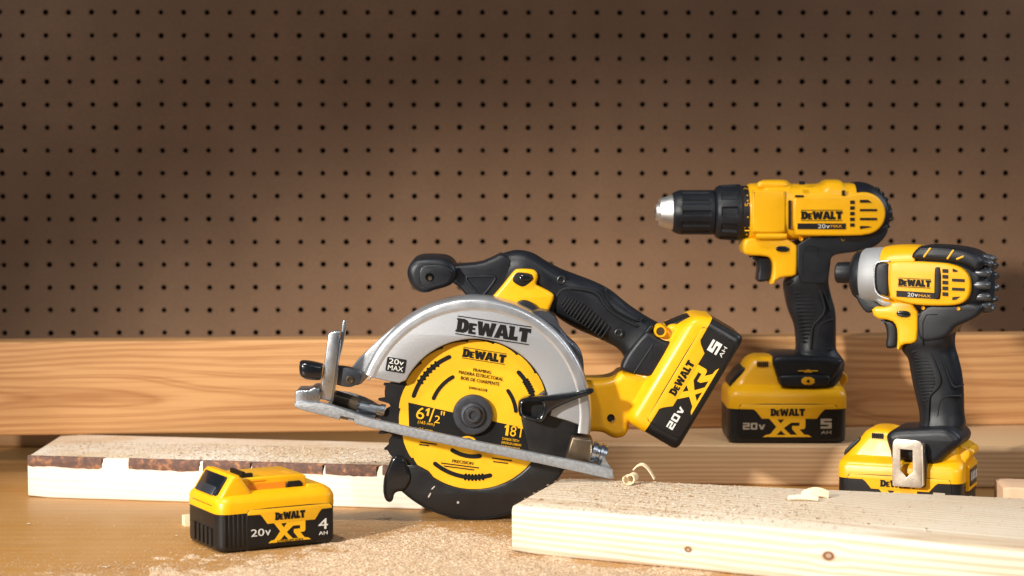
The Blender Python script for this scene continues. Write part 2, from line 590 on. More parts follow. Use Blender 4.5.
def wood(name, light, dark, rings=55.0, cy=0.0, cz=-0.05, stretch=.12, dist=2.0, contrast=1.0, knots=(), dust=0.0, rough=.6, fibre=.35, pink=0.0, vdist=0.0):
    m, nt, b = nodes(name); L = nt.links.new
    tc = nn(nt, "ShaderNodeTexCoord"); ob = tc.outputs["Object"]
    mp = nn(nt, "ShaderNodeMapping"); mp.inputs["Scale"].default_value = (stretch, 1, 1); mp.inputs["Location"].default_value = (0, -cy, -cz); L(ob, mp.inputs["Vector"])
    # slow wander of the grain
    nz = nn(nt, "ShaderNodeTexNoise", Scale=9.0, Detail=2.0); L(mp.outputs[0], nz.inputs["Vector"])
    sub = nn(nt, "ShaderNodeVectorMath", operation='SUBTRACT'); L(nz.outputs["Color"], sub.inputs[0]); sub.inputs[1].default_value = (.5, .5, .5)
    scl = nn(nt, "ShaderNodeVectorMath", operation='SCALE'); L(sub.outputs[0], scl.inputs[0]); scl.inputs[3].default_value = .022 * dist
    add = nn(nt, "ShaderNodeVectorMath", operation='ADD'); L(mp.outputs[0], add.inputs[0]); L(scl.outputs[0], add.inputs[1])
    vec = add.outputs[0]
    kmask = None
    for (kx, ky, kz, kr) in knots:
        dv = nn(nt, "ShaderNodeVectorMath", operation='SUBTRACT'); L(ob, dv.inputs[0]); dv.inputs[1].default_value = (kx, ky, kz)
        ds = nn(nt, "ShaderNodeVectorMath", operation='MULTIPLY'); L(dv.outputs[0], ds.inputs[0]); ds.inputs[1].default_value = (.75 / kr, 1 / kr * .25, 1 / kr)
        ln = nn(nt, "ShaderNodeVectorMath", operation='LENGTH'); L(ds.outputs[0], ln.inputs[0])
        # push of the grain round the knot
        g = ramp(nt, nnm(nt, 'MULTIPLY', ln.outputs["Value"], .22), [(0, gray(1)), (.35, gray(.35)), (1, gray(0))])
        sv = nn(nt, "ShaderNodeVectorMath", operation='SCALE'); L(dv.outputs[0], sv.inputs[0]); L(g, sv.inputs[3])
        s2 = nn(nt, "ShaderNodeVectorMath", operation='SUBTRACT'); L(vec, s2.inputs[0]); L(sv.outputs[0], s2.inputs[1]); vec = s2.outputs[0]
        km = ramp(nt, nnm(nt, 'MULTIPLY', ln.outputs["Value"], .5), [(0, gray(.85)), (.14, gray(.5)), (.25, gray(.7)), (.36, gray(1)), (.48, gray(1)), (.6, gray(.35)), (.8, gray(0))])
        kmask = km if kmask is None else nnm(nt, 'MAXIMUM', kmask, km)
    wv = nn(nt, "ShaderNodeTexWave", wave_type='RINGS', rings_direction='X', wave_profile='SIN')
    wv.inputs["Scale"].default_value = rings; wv.inputs["Distortion"].default_value = .8; wv.inputs["Detail"].default_value = 2.0; wv.inputs["Detail Scale"].default_value = .5
    L(vec, wv.inputs["Vector"])
    ring = ramp(nt, wv.outputs["Fac"], [(0, gray(0)), (.55, gray(.12)), (.88, gray(.75)), (1, gray(.35))])
    # fibres
    mf = nn(nt, "ShaderNodeMapping"); mf.inputs["Scale"].default_value = (6, 260, 260); L(ob, mf.inputs["Vector"])
    nf = nn(nt, "ShaderNodeTexNoise", Scale=1.0, Detail=5.0, Roughness=.6); L(mf.outputs[0], nf.inputs["Vector"])
    ml = nn(nt, "ShaderNodeTexNoise", Scale=5.0, Detail=3.0); L(ob, ml.inputs["Vector"])
    f1 = nnm(nt, 'MULTIPLY', ring, .62 * contrast)
    f2 = nnm(nt, 'MULTIPLY', nnm(nt, 'SUBTRACT', nf.outputs["Fac"], .45), fibre * 1.6)
    f3 = nnm(nt, 'MULTIPLY', nnm(nt, 'SUBTRACT', ml.outputs["Fac"], .5), .55)
    ff = nnm(nt, 'ADD', nnm(nt, 'ADD', f1, f2), f3)
    mid = tuple((a + c) / 2 for a, c in zip(light, dark))
    col = ramp(nt, ff, [(0, light), (.45, mid), (1, dark)])
    if kmask is not None:
        mx = nn(nt, "ShaderNodeMix", data_type='RGBA'); L(kmask, mx.inputs[0]); L(col, mx.inputs[6]); mx.inputs[7].default_value = (dark[0] * .42, dark[1] * .3, dark[2] * .22, 1); col = mx.outputs[2]
    if dust > 0:
        a1 = nn(nt, "ShaderNodeTexNoise", Scale=420.0, Detail=5.0, Roughness=.75); L(ob, a1.inputs["Vector"])
        a2 = nn(nt, "ShaderNodeTexNoise", Scale=14.0, Detail=4.0, Roughness=.6); L(ob, a2.inputs["Vector"])
        geo = nn(nt, "ShaderNodeNewGeometry"); sx = nn(nt, "ShaderNodeSeparateXYZ"); L(geo.outputs["True Normal"], sx.inputs[0])
        upm = ramp(nt, sx.outputs["Z"], [(.6, gray(0)), (.9, gray(1))])
        fa = nnm(nt, 'MULTIPLY', upm, ramp(nt, nnm(nt, 'MULTIPLY', a1.outputs["Fac"], a2.outputs["Fac"]), [(.20, gray(0)), (.33, gray(dust))]))
        mx = nn(nt, "ShaderNodeMix", data_type='RGBA'); L(fa, mx.inputs[0]); L(col, mx.inputs[6]); mx.inputs[7].default_value = (.66, .48, .29, 1); col = mx.outputs[2]
        sp = nn(nt, "ShaderNodeTexNoise", Scale=260.0, Detail=2.0); L(ob, sp.inputs["Vector"])
        fs = nnm(nt, 'MULTIPLY', upm, ramp(nt, sp.outputs["Fac"], [(.68, gray(0)), (.76, gray(.7 * dust))]))
        mx = nn(nt, "ShaderNodeMix", data_type='RGBA'); L(fs, mx.inputs[0]); L(col, mx.inputs[6]); mx.inputs[7].default_value = (.28, .14, .06, 1); col = mx.outputs[2]
    L(col, b.inputs["Base Color"])
    b.inputs["Roughness"].default_value = rough
    b.inputs["Specular IOR Level"].default_value = .3
    bp = nn(nt, "ShaderNodeBump", Strength=.25, Distance=.0006); L(nf.outputs["Fac"], bp.inputs["Height"]); L(bp.outputs[0], b.inputs["Normal"])
    return m


def nnm(nt, op, a, b):
    n = nt.nodes.new("ShaderNodeMath"); n.operation = op
    for i, x in enumerate((a, b)):
        if isinstance(x, (int, float)): n.inputs[i].default_value = x
        else: nt.links.new(x, n.inputs[i])
    return n.outputs[0]


# ------------------------------------------------------------------ the setting: bench top
M['bench'] = wood('bench_wood', (.45, .225, .062), (.31, .135, .03), 18, 0, -.35, .10, 3.0, .6, dust=.14, rough=.45)
mb = MB(); box(mb, -1.2, 1.2, 1.25, 2.47, -.03, 0)
tag(mb.build('bench_top', M['bench'], None, sharp=0), kind='structure')

# pegboard: a real perforated sheet
def pegboard():
    m, nt, b = nodes('hardboard'); L = nt.links.new
    tc = nn(nt, "ShaderNodeTexCoord")
    n1 = nn(nt, "ShaderNodeTexNoise", Scale=7.0, Detail=5.0, Roughness=.6); L(tc.outputs["Object"], n1.inputs["Vector"])
    n2 = nn(nt, "ShaderNodeTexNoise", Scale=260.0, Detail=5.0, Roughness=.7); L(tc.outputs["Object"], n2.inputs["Vector"])
    f = nnm(nt, 'ADD', nnm(nt, 'MULTIPLY', n1.outputs["Fac"], .6), nnm(nt, 'MULTIPLY', n2.outputs["Fac"], .45))
    L(ramp(nt, f, [(.3, (.225, .120, .060)), (.55, (.30, .165, .086)), (.75, (.375, .215, .118))]), b.inputs["Base Color"])
    b.inputs["Roughness"].default_value = .55
    bp = nn(nt, "ShaderNodeBump", Strength=.12, Distance=.0005); L(n2.outputs["Fac"], bp.inputs["Height"]); L(bp.outputs[0], b.inputs["Normal"])
    dk, nt2, b2 = nodes('peg_hole_shade'); b2.inputs["Base Color"].default_value = (.012, .007, .004, 1); b2.inputs["Roughness"].default_value = .9
    P = 0.0254; r = 0.0030; n = 12
    o0 = at_y(1.1, 12.6, 2.453)
    root = empty('pegboard', (0, 2.453, 0), radians(0.85))
    mb = MB()
    x_off = o0.x / cos(radians(.85)); z_off = o0.z
    i0, i1 = -5, 50; j0 = -int(z_off / P); j1 = 6
    th = .0045
    V = []; Fc = []
    sq = []
    for k in range(n):
        a = 2 * pi * k / n + pi / 4
        c, s = cos(a), sin(a); t = 1 / max(abs(c), abs(s)); sq.append((c * t * P / 2, s * t * P / 2, c * r, s * r))
    for i in range(i0, i1):
        for j in range(j0, j1):
            cx = x_off + i * P; cz = z_off + j * P; b0 = len(V)
            jr = random.uniform(.92, 1.08); jx, jz = random.uniform(-.0003, .0003), random.uniform(-.0003, .0003)
            for q in sq: V.append((cx + q[0], 0, cz + q[1]))
            for q in sq: V.append((cx + q[2] * jr + jx, 0, cz + q[3] * jr + jz))
            for q in sq: V.append((cx + q[2] * jr + jx, th, cz + q[3] * jr + jz))
            for k in range(n):
                l = (k + 1) % n
                Fc.append((b0 + k, b0 + l, b0 + n + l, b0 + n + k)); Fc.append((b0 + n + k, b0 + n + l, b0 + 2 * n + l, b0 + 2 * n + k))
    mb.v = V; mb.f = Fc; mb.mi = [0] * len(Fc)
    s = mb.build('perforated_sheet', m, root, sharp=0, fix=False)
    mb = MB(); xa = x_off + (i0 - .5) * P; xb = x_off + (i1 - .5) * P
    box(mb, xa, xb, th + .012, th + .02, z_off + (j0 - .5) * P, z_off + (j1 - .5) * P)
    mb.build('hole_shade_sheet', dk, root, sharp=0)  # near-black sheet added so the holes look dark, shade as colour
    tag(root, 'brown perforated hardboard wall panel behind the timber and tools', 'pegboard')


pegboard()


# ------------------------------------------------------------------ timber
def board(name, mat, corners, z0, z1, r=.003, label='', cat='board', endwave=0.0):
    """corners: four plan points (front-left, front-right, back-right, back-left); local X along the front edge"""
    a, b, c, d = [Vector((p[0], p[1])) for p in corners]
    ang = atan2(b.y - a.y, b.x - a.x)
    root = Vector(((a.x + b.x) / 2, (a.y + b.y) / 2, z0))
    R = Matrix.Rotation(-ang, 2)
    loc = [R @ (p - Vector((root.x, root.y))) for p in (a, b, c, d)]
    # stations along the length, cross-section a rounded rectangle
    mb = MB(); n = 24; rings = []
    for k in range(n + 1):
        t = k / n
        f = loc[0].lerp(loc[1], t); bk = loc[3].lerp(loc[2], t)
        e = 0.0
        if k in (0, n): e = .0012
        ring = []
        for (yy, zz) in roundrect(0, 1, 0, 1, .5, 4):
            pass
        w = (bk - f).length; h = z1 - z0
        rr = roundrect(0 + e, w - e, 0 + e, h - e, r, 4)
        for (yy, zz) in rr:
            p = f.lerp(bk, yy / w)
            dx = (.0012 if k == 0 else (-.0012 if k == n else 0)) if False else 0
            wob = .0004 * sin(k * 1.7 + zz * 90)
            ring.append(Vector((p.x + dx, p.y + wob, zz)))
        rings.append(ring)
    bridge(mb, rings)
    o = mb.build(name, mat, None, sharp=50)
    o.location = root; o.rotation_euler = (0, 0, ang)
    if label: tag(o, label, cat)
    return o, ang, root


PINE_L, PINE_D = (.78, .60, .38), (.62, .40, .20)

# standing board at the back (on edge)
a = at_z(-90, 436.6, .038); b = at_z(1130, 424.0, .038)
dirv = (b - a); dirv.z = 0; dirv.normalize(); nv = Vector((-dirv.y, dirv.x, 0))
M['w_stand'] = wood('warm_pine', (.57, .305, .125), (.32, .125, .038), 95, .075, .03, .10, 2.5, 1.15, knots=((-.66, -.01, .04, .005), (-.245, 0, .0, .0)) [:1], fibre=1.0)
corn = [a, b, b + nv * .038, a + nv * .038]
board('timber_board', M['w_stand'], corn, .038, .1285, .0025, 'long orange-brown timber board standing on edge in front of the pegboard', 'timber board')

# left lying board with bark along its edge
a = at_z(28, 497.5, 0); d0 = radians(-10.0)
dv = Vector((cos(d0), sin(d0), 0)); nv2 = Vector((-dv.y, dv.x, 0))
L1 = .462
M['w_left'] = wood('pale_pine', (.86, .79, .68), (.70, .52, .35), 60, .02, -.03, .1, 2.0, .6, dust=.85)
p0 = Vector((a.x, a.y, 0)); p1 = p0 + dv * L1
lb, la, lroot = board('bark_edged_board', M['w_left'], [p0, p1, p1 + nv2 * .14, p0 + nv2 * .14 - dv * .022], 0, .038, .0022,
                      'pale board lying flat at left with dark bark strips along its top edge', 'timber board')
bark, nt, bb = nodes('bark'); L = nt.links.new
tc = nn(nt, "ShaderNodeTexCoord"); n1 = nn(nt, "ShaderNodeTexNoise", Scale=130.0, Detail=6.0, Roughness=.7); L(tc.outputs["Object"], n1.inputs["Vector"])
L(ramp(nt, n1.outputs["Fac"], [(.33, (.085, .048, .038)), (.52, (.16, .082, .058)), (.60, (.34, .15, .07)), (.72, (.48, .27, .13))]), bb.inputs["Base Color"]); bb.inputs["Roughness"].default_value = .8
bp = nn(nt, "ShaderNodeBump", Strength=.6, Distance=.001); L(n1.outputs["Fac"], bp.inputs["Height"]); L(bp.outputs[0], bb.inputs["Normal"])
for (xa, xb) in ((28.5, 102), (129, 199), (203, 250), (252, 322), (325, 376), (382, 420)):
    ua = (at_z(xa, 460 + (xa - 28) * .03, .034) - p0).dot(dv); ub = (at_z(xb, 460 + (xb - 28) * .03, .034) - p0).dot(dv)
    ua -= L1 / 2; ub -= L1 / 2
    mb = MB(); n = max(6, int((ub - ua) / .004)); rings = []
    rs = random.Random(int(xa))
    for k in range(n + 1):
        u = ua + (ub - ua) * k / n
        hgt = .0084 + rs.uniform(-.0004, .0004) + .0005 * sin(k * .35 + xa)
        if k in (0, n): hgt *= .93
        t = .0009 + rs.uniform(0, .0006)
        sl = (.004 if k == n else 0) * 1
        rings.append([Vector((u, -t * .6, .0368 - hgt)), Vector((u, -t, .0365 - hgt * .5)), Vector((u, -t * .6, .0370)), Vector((u + sl, .0016, .0385)), Vector((u, .004, .037)), Vector((u, .003, .030))])
    bridge(mb, rings)
    mb.build('bark_strip', bark, lb, sharp=60)

# right rear lying board (drill stands on it)
a = at_z(556, 443.5, .038); b = at_z(1130, 449, .038)
M['w_right'] = wood('planed_pine', (.60, .40, .22), (.36, .175, .07), 80, .02, .075, .10, 2.0, 1.1, knots=((.205, .05, .038, .005),), fibre=.45)
a = Vector((a.x, a.y, 0)); b = Vector((b.x, b.y, 0)); dv = (b - a).normalized(); nv3 = Vector((-dv.y, dv.x, 0))
board('rear_board', M['w_right'], [a, b, b + nv3 * .16, a + nv3 * .16], 0, .038, .003, 'brown board lying flat under the drill battery, behind the front board', 'timber board')

# board end glimpsed behind the standing board at far left
a = at_z(-120, 446, 0); b = at_z(70, 448, 0)
M['w_back'] = wood('dark_pine', (.40, .22, .10), (.28, .13, .05), 24, 0, -.03, .1)
a.z = b.z = 0
board('rear_offcut', M['w_back'], [a, b, b + Vector((0, .09, 0)), a + Vector((0, .09, 0))], 0, .038, .003, 'shadowed offcut under the left end of the standing board', 'timber offcut')

# small pinkish offcut at the right edge
a = at_z(1003, 517, 0); b = at_z(1100, 521, 0); a.z = b.z = 0
M['w_pink'] = wood('pinkish_pine', (.68, .46, .30), (.56, .35, .2), 30, .02, -.02, .1, 2, .5)
board('end_offcut', M['w_pink'], [a, b, b + Vector((.01, .05, 0)), a + Vector((.003, .05, 0))], 0, .026, .0025, 'small pinkish timber offcut at the right edge behind the front board', 'timber offcut')

# front board
fl = at_z(511.5, 505.5, .038); fr = at_z(1100, 556.5, .038); br = at_z(1100, 501, .038); bl = at_z(562, 477.2, .038)
M['w_front'] = wood('front_pine', (.80, .72, .58), (.44, .23, .085), 58, .02, -.05, .10, 1.9, 1.15, knots=((.032, 0, .021, .0030), (-.079, 0, .016, .0020)), dust=.32, fibre=.35)
fb, fang, froot = board('front_board', M['w_front'], [fl, fr, br, bl], 0, .038, .0045, 'pale yellow pine board lying in front with a knot on its near face', 'timber board')


# ------------------------------------------------------------------ battery packs
BU = 0.937e-3      # metres per drawing unit


def xr_mark(mb, B, wz, th=.0004, mi=0):
    T = lambda p: (715 + p[0] / 7.314, 395 + p[1] / 7.314)
    O = [(382, 168.2), (437, 229), (390, 283), (355, 291), (335, 305), (705, 305), (680, 291), (648, 286), (612, 248), (645, 245), (656, 234), (656, 168.2)]
    H = [[(442, 173), (496, 173), (469, 205)], [(612, 197), (548, 197), (492, 238), (545, 288), (594, 288), (556, 246), (556, 222), (612, 222)], [(470, 256), (436, 290), (508, 290)]]
    o = B.w0()
    prism(mb, [[B.uv(*T(p), 0) for p in q] for q in [O] + H], o + wz, o + wz + th, 0, mi)


def battery_detail(B, parent, ah='5', lithium=False, labels=True, D=.075):
    """label, lettering and latch shared by every pack; B maps drawing px to the tool"""
    mb = MB()
    slab(mb, B, [(738, 402.4), (835, 402.4), (838.5, 406), (838.5, 436), (834, 440), (740, 440), (735, 436), (735, 406)], -.0007, .002, .0006, 1)
    mb.build('label_plate', M['panel'], parent)
    mb = MB()
    slab(mb, B, [(738.6, 403.6), (834.6, 403.6), (837.2, 406), (837.2, 408.2), (825, 408.4), (822, 411), (816.6, 418), (759.5, 418), (754, 411), (751, 408.4), (736.3, 408.2), (736.3, 406)], -.0011, -.0004, .0003, 0)
    xr_mark(mb, B, -.0011, .0007)
    mb.build('yellow_emblem', M['yellow_paint'], parent)
    mb = MB(); wordmark(mb, B, 768.4, 415, 35.6, 7.2, -.0014, lines=False)
    if lithium:
        text(mb, B, "LITHIUM ION", 771, 436.6, 30, 2.0, -.0014, bold=.03)
    mb.build('brand_lettering', M['ink'], parent)
    mb = MB()
    if ah == '4':
        text(mb, B, "20", 740, 429, 15.5, 7, -.0012, bold=.055); text(mb, B, "v", 756.6, 429, 6.5, 5, -.0012, bold=.05)
        text(mb, B, ah, 820.5, 428, 11.5, 10.2, -.0012, bold=.075)
    else:
        blocks(mb, B, "20v", 740, 429, 23, 6.8, -.0012); blocks(mb, B, "5", 820.5, 428, 11.5, 10, -.0012)
    text(mb, B, "AH", 821, 433.6, 10.5, 3.4, -.0012, bold=.05)
    mb.build('voltage_lettering', M['white_ink'] if ah == '4' or B.a else M['tan_ink'], parent)


def battery_pack_mounted(B, parent, D=.075, saw=False):
    """pack clipped on a tool: black case is the part, everything else its children"""
    mb = MB()
    e = .0
    rrloft(mb, B, [(443, 729, 844, .004, D - .004, .006), (441.8, 726.5, 846.5, .0015, D - .0015, .008), (439, 725.2, 847.8, .0003, D - .0003, .0085), (436, 725, 848, 0, D, .009), (408, 725, 848, 0, D, .009)])
    case = mb.build('battery', M['black'], parent)
    mb = MB()
    e = (0, 5, 8, 12, 14, 16) if saw else (0,) * 6
    rrloft(mb, B, [(408, 724.4, 848.6, -.0006, D + .0006, .009), (396, 724.6, 848.4 - e[1], -.0006, D + .0006, .009), (392, 725.2, 847.8 - e[2], .0006, D - .0006, .010), (389, 726.5, 847 - e[3], .0035, D - .0035, .011),
                   (387, 728, 846 - e[4], .008, D - .008, .011), (384.5, 729.5, 844.5 - e[5], .011, D - .011, .011)] + ([(380, 732, 824, .012, D - .012, .010), (374, 736, 815, .013, D - .013, .010), (370, 740, 806, .016, D - .016, .010)] if saw else
                   [(378, 734.5, 843.5, .012, D - .012, .011), (369, 741.5, 842, .013, D - .013, .011), (365, 744, 838, .014, D - .014, .012), (361, 747, 792, .015, D - .015, .010), (358, 751, 776, .018, D - .018, .009), (356.6, 755, 771, .022, D - .022, .006)]))
    # latch ear at the right
    if not saw: slab(mb, B, [(840, 369), (846, 371), (851.5, 376), (851.5, 383), (848, 386), (847, 396), (840, 396)], .018, D - .018, .002, 1)
    hs = mb.build('housing', M['yellow'], case)
    mb = MB()
    slab(mb, B, [(727, 385), (729, 380), (741, 367.5), (744, 368), (743, 372), (731, 384), (728, 388)], .016, D - .016, .001, 1)
    mb.build('release_button', M['black'], case)
    mb = MB()
    if saw: slab(mb, B, [(840, 393), (837, 389.4), (820, 376.4), (818, 378.5)], .016, D - .020, .001, 0)
    for k in range(0 if saw else 6):
        slab(mb, B, [(756 + k * 2, 361), (757.1 + k * 2, 361), (757.1 + k * 2, 366.5), (756 + k * 2, 366.5)], .0125, .02, 0, 0)
    mb.build('vent_shade_inlay', M['panel'], case)  # dark inlays, the shade inside the slots is put into their colour
    battery_detail(B, case)
    return case


# ------------------------------------------------------------------ circular saw
def build_saw():
    F = Frame(474, 415, 1.862)
    base = Vector((F.O.x, F.O.y, 0)); F.root = base
    R = empty('circular_saw', base)
    tag(R, 'yellow and black cordless circular saw with silver guard leaning on the front board', 'circular saw')
    C = (474, 415.5)
    # blade
    mb = MB()
    teeth = []
    nt_ = 18
    for k in range(nt_):
        a0 = 360 / nt_ * k + 9
        for da, r in ((0, 96.8), (1.2, 97.2), (2.6, 91), (6, 92.6), (9.4, 93.4), (9.9, 96), (11, 95.6), (12.3, 90.2), (15.5, 88), (17.5, 84), (19, 86), (19.6, 92)):
            a = radians(-(a0 + da)); teeth.append((C[0] + r * cos(a), C[1] - r * sin(a)))
    slab(mb, F, teeth, 0, .0018, 0, 0, wp=0)
    blade = mb.build('blade', M['blade'], R, sharp=30)
    # yellow printed face of the blade
    mb = MB(); jag = []
    rs = random.Random(3)
    for k in range(nt_):
        a0 = 360 / nt_ * k + 9
        for da, r in ((0, 75.6), (5, 75.4), (10, 75.0), (14, 74.4), (16.2, 73.6), (16.9, 75.4)):
            a = radians(-(a0 + da)); jag.append((C[0] + r * cos(a), C[1] - r * sin(a)))
    slab(mb, F, jag, -.0004, .0001, 0, 0, wp=0)
    mb.build('yellow_face', M['yellow_paint'], blade)
    # dark band + slots
    mb = MB()
    tl = radians(-12.5)
    def band(u, v): return (C[0] + u * cos(tl) + v * sin(tl), C[1] - u * sin(tl) + v * cos(tl))
    slab(mb, F, [band(-67, 1.5), band(72, 1.5), band(72, 29), (-0 + band(-60, 29)[0], band(-60, 29)[1])], -.0007, 0, 0, 0)

    def slot(pts, w=4.4, wav=True):
        slab(mb, F, stroke(pts, w), -.0009, 0, 0, 0)
    def a_arc(r, a0, a1, w=4.2): slot(arc(C[0], C[1], r, a0, a1, 22), w)
    a_arc(63.5, 113, 162); a_arc(44, 119, 157, 3.8); a_arc(62, 44, 17); a_arc(42, 36, 6, 3.8); a_arc(62, 231, 285); a_arc(41, 238, 278, 4.2)
    for (r, a0, a1) in ((63.5, 126, 148), (62, 262, 278), (62, 34, 22)):
        for k in range(6):
            a = a0 + (a1 - a0) * k / 5
            for dr in (-2.4, 2.4):
                x, y = arc(C[0], C[1], r + dr, a, a, 1)[0]
                slab(mb, F, circle(x, y, 1.2, 8), -.0009, 0, 0, 0)
    wordmark(mb, F, 462, 356.5, 43.5, 8.2, -.001, ang=-9)
    text(mb, F, "FRAMING", 473, 371.2, 18, 3.2, -.001, ang=-9, bold=.05)
    text(mb, F, "MADERA ESTRUCTORAL", 458.5, 373.6, 45, 3.4, -.001, ang=-9.5, bold=.05)
    text(mb, F, "BOIS DE CHARPENTE", 460.5, 379.4, 39, 3.4, -.001, ang=-9.5, bold=.05)
    text(mb, F, "DWA161218", 469, 388.8, 18, 2.6, -.001, ang=-9.5, bold=.06)
    text(mb, F, "PRECISION", 452, 462.5, 21, 3.2, -.001, ang=-7, bold=.05)
    for (x, y, w) in ((441, 462.5, 38), (444, 465.5, 30), (452, 473, 10), (420, 441.5, 17), (419, 444, 10), (492, 457.5, 20), (493, 461, 15)):
        slab(mb, F, [(x, y), (x + w, y + w * .13), (x + w, y + 1.1 + w * .13), (x, y + 1.1)], -.0008, 0, 0, 0)
    mb.build('black_markings', M['ink'], blade)
    mb = MB()
    text(mb, F, "6", 415.5, 418.5, 8.2, 12, -.0012, ang=-9, bold=.10)
    slab(mb, F, [(426.4, 415.6), (427.5, 410.6), (425.6, 411.2), (425.9, 409.7), (428.6, 408.2), (430, 408.5), (428.4, 416)], -.0012, -.0009, 0, 0)
    slab(mb, F, stroke([(429.5, 421.5), (434, 409)], 1.5), -.0012, -.0008, 0, 0)
    text(mb, F, "2", 434, 422.6, 5.6, 7.4, -.0012, ang=-9, bold=.10)
    text(mb, F, "\"", 440.5, 415.2, 4, 4.2, -.0012, ang=-9, bold=.05)
    text(mb, F, "(165 mm)", 417.5, 424.2, 17, 4, -.0012, ang=-9, bold=.04)
    text(mb, F, "16 mm", 419.5, 430.2, 13, 2.8, -.0012, ang=-9, bold=.04)
    text(mb, F, "8T", 509.5, 436, 14.5, 10.6, -.0012, ang=-9, bold=.11)
    slab(mb, F, [(505.2, 435.2), (506.4, 427.4), (504.6, 428), (504.9, 426.2), (507.6, 424.4), (509.4, 424.7), (508, 435.8)], -.0012, -.0009, 0, 0)
    for k in range(3):
        text(mb, F, ("CARBIDE TEETH", "DIENTES DE CARBURO", "DENTS DE CARBURE")[k], 502 + k * -.6, 439.5 + k * 3.9, (17, 20, 19)[k], 2.3, -.0012, ang=-9, bold=.04)
    # small eye mark beneath the hub
    slab(mb, F, stroke(arc(467, 449, 12, 125, 50, 10), 1.8), -.0012, -.0008, 0, 0)
    mb.build('yellow_lettering', M['yellow_paint'], blade)
    # hub washer and bolt
    mb = MB()
    disc(mb, F, 473, 415, [(20.5, -.001), (20.5, -.0045), (19.3, -.0058), (14, -.0064), (13, -.0062), (12.5, -.0085), (11.5, -.0095), (9.6, -.0098), (9.2, -.009), (0.2, -.009)], 48, wp=-.005)
    hub = mb.build('arbor_washer', M['darksteel'], blade)
    mb = MB()
    disc(mb, F, 473, 415, [(8.2, -.008), (8.2, -.0125), (7.2, -.0137), (4.4, -.0138), (4.0, -.0115), (.2, -.0115)], 24, wp=-.012)
    bolt = mb.build('arbor_bolt', M['darksteel'], blade)

    # upper guard: cast front plate and outer band
    mb = MB()
    plate = arc(C[0], C[1], 112, 162.5, -6.0, 50)
    inner = arc(C[0], C[1], 76.5, 8, 148, 44)
    tail = [(566, 420.5), (550, 416), (552, 404)]
    head = [(406, 380.5), (399, 383.3), (390, 381.8), (372, 377.8)]
    slab(mb, F, plate + tail + inner + head, -.010, -.004, .0014, 0, wp=-.010)
    guard = mb.build('blade_guard', M['cast'], R, sharp=32)
    # rounded outer rim band, runs the depth of the guard
    mb = MB()
    prof = [(106, -.0098), (108, -.0108), (110, -.0106), (113.2, -.0106), (115.5, -.0103), (117.2, -.009), (118.4, -.0065), (118.9, -.003), (118.9, .030), (115, .034), (111.5, .030), (110.8, -.004)]
    rings = []
    sc = F.scale(-.010); c0 = F.pt(C[0], C[1], -.010); o = F.w0()
    for k in range(65):
        a = radians(159 + (-9.5 - 159) * k / 64)
        rings.append([Vector((c0.x + r * sc * cos(a), o + w, c0.z + r * sc * sin(a))) for r, w in prof])
    bridge(mb, rings)
    mb.build('guard_rim', M['band'], guard, sharp=60)
    # back wall of the guard and the web going to the front clamp
    mb = MB()
    slab(mb, F, arc(C[0], C[1], 116, 156, -8, 50) + arc(C[0], C[1], 40, -8, 156, 20), .026, .030, 0, 0, wp=0)
    mb.build('guard_back', M['cast'], guard)
    mb = MB()
    slab(mb, F, [(347, 369.5), (390, 329), (402, 323), (396, 342), (372, 372), (366, 379), (359, 386), (350, 384)], .004, .012, .002, 1, wp=.004)
    mb.build('guard_web', M['cast'], guard)
    mb = MB(); wordmark(mb, F, 455.5, 331.5, 74.5, 13.6, -.0104, ang=-8.6)
    mb.build('brand_lettering', M['ink'], guard)
    mb = MB()
    pl = place(385.2, 370.6, 1, 1, -9)
    slab(mb, F, [pl(p) for p in ((1, 0), (18.6, 0), (19.6, 1), (19.6, 13), (18.6, 14), (1, 14), (0, 13), (0, 1))], -.0104, -.009, 0, 0)
    mb.build('voltage_badge', M['ink'], guard)
    mb = MB()
    text(mb, F, "20v", *pl((2.2, 7.8)), 15, 5.2, -.0108, ang=-9, bold=.05); text(mb, F, "MAX", *pl((2.2, 1.5)), 15.4, 4.8, -.0108, ang=-9, bold=.05)
    mb.build('voltage_lettering', M['white_ink'], guard)

    # lower guard
    mb = MB()
    outer = arc(C[0], C[1], 104.8, 218, 372, 60)
    inn = [(562, 388), (545, 390), (524, 404), (521, 418), (524, 434), (528, 452), (534, 459)] + arc(C[0], C[1], 74, 318, 236, 30)
    inn2 = [(428, 471), (418, 465.5), (408, 465), (400, 469), (396, 476)]
    slab(mb, F, outer + inn + inn2, -.0035, .012, .0022, 0, wp=-.003)
    lg = mb.build('lower_guard', M['black'], R, sharp=30)
    mb = MB()    # thin bright rim line and outer lip
    prof = [(104.2, -.0045), (106.2, -.004), (106.6, .000), (106.6, .014), (104, .014)]
    rings = []
    sc = F.scale(-.003); c0 = F.pt(C[0], C[1], -.003)
    for k in range(50):
        a = radians(222 + (371 - 222) * k / 49)
        rings.append([Vector((c0.x + r * sc * cos(a), o + w, c0.z + r * sc * sin(a))) for r, w in prof])
    bridge(mb, rings); mb.build('guard_lip', M['black'], lg, sharp=50)
    mb = MB()
    slab(mb, F, stroke([(428.5, 497), (430.5, 493.5)], 1.3), -.0042, -.003, 0, 0)
    slab(mb, F, stroke([(432, 489), (434.5, 486.5)], 1.2), -.0042, -.003, 0, 0)
    slab(mb, F, circle(458, 502.5, 1.3, 8), -.0042, -.003, 0, 0)
    mb.build('scratch', M['bright'], lg)
    # horn at the front of the lower guard
    mb = MB()
    slab(mb, F, [(393, 455), (388, 466), (383.5, 478), (382.5, 491), (384.5, 500), (389, 503.4), (393, 501), (393.6, 495), (397, 492), (404, 492), (412, 480), (408, 466), (405, 458)], -.006, .010, .003, 2, wp=-.006)
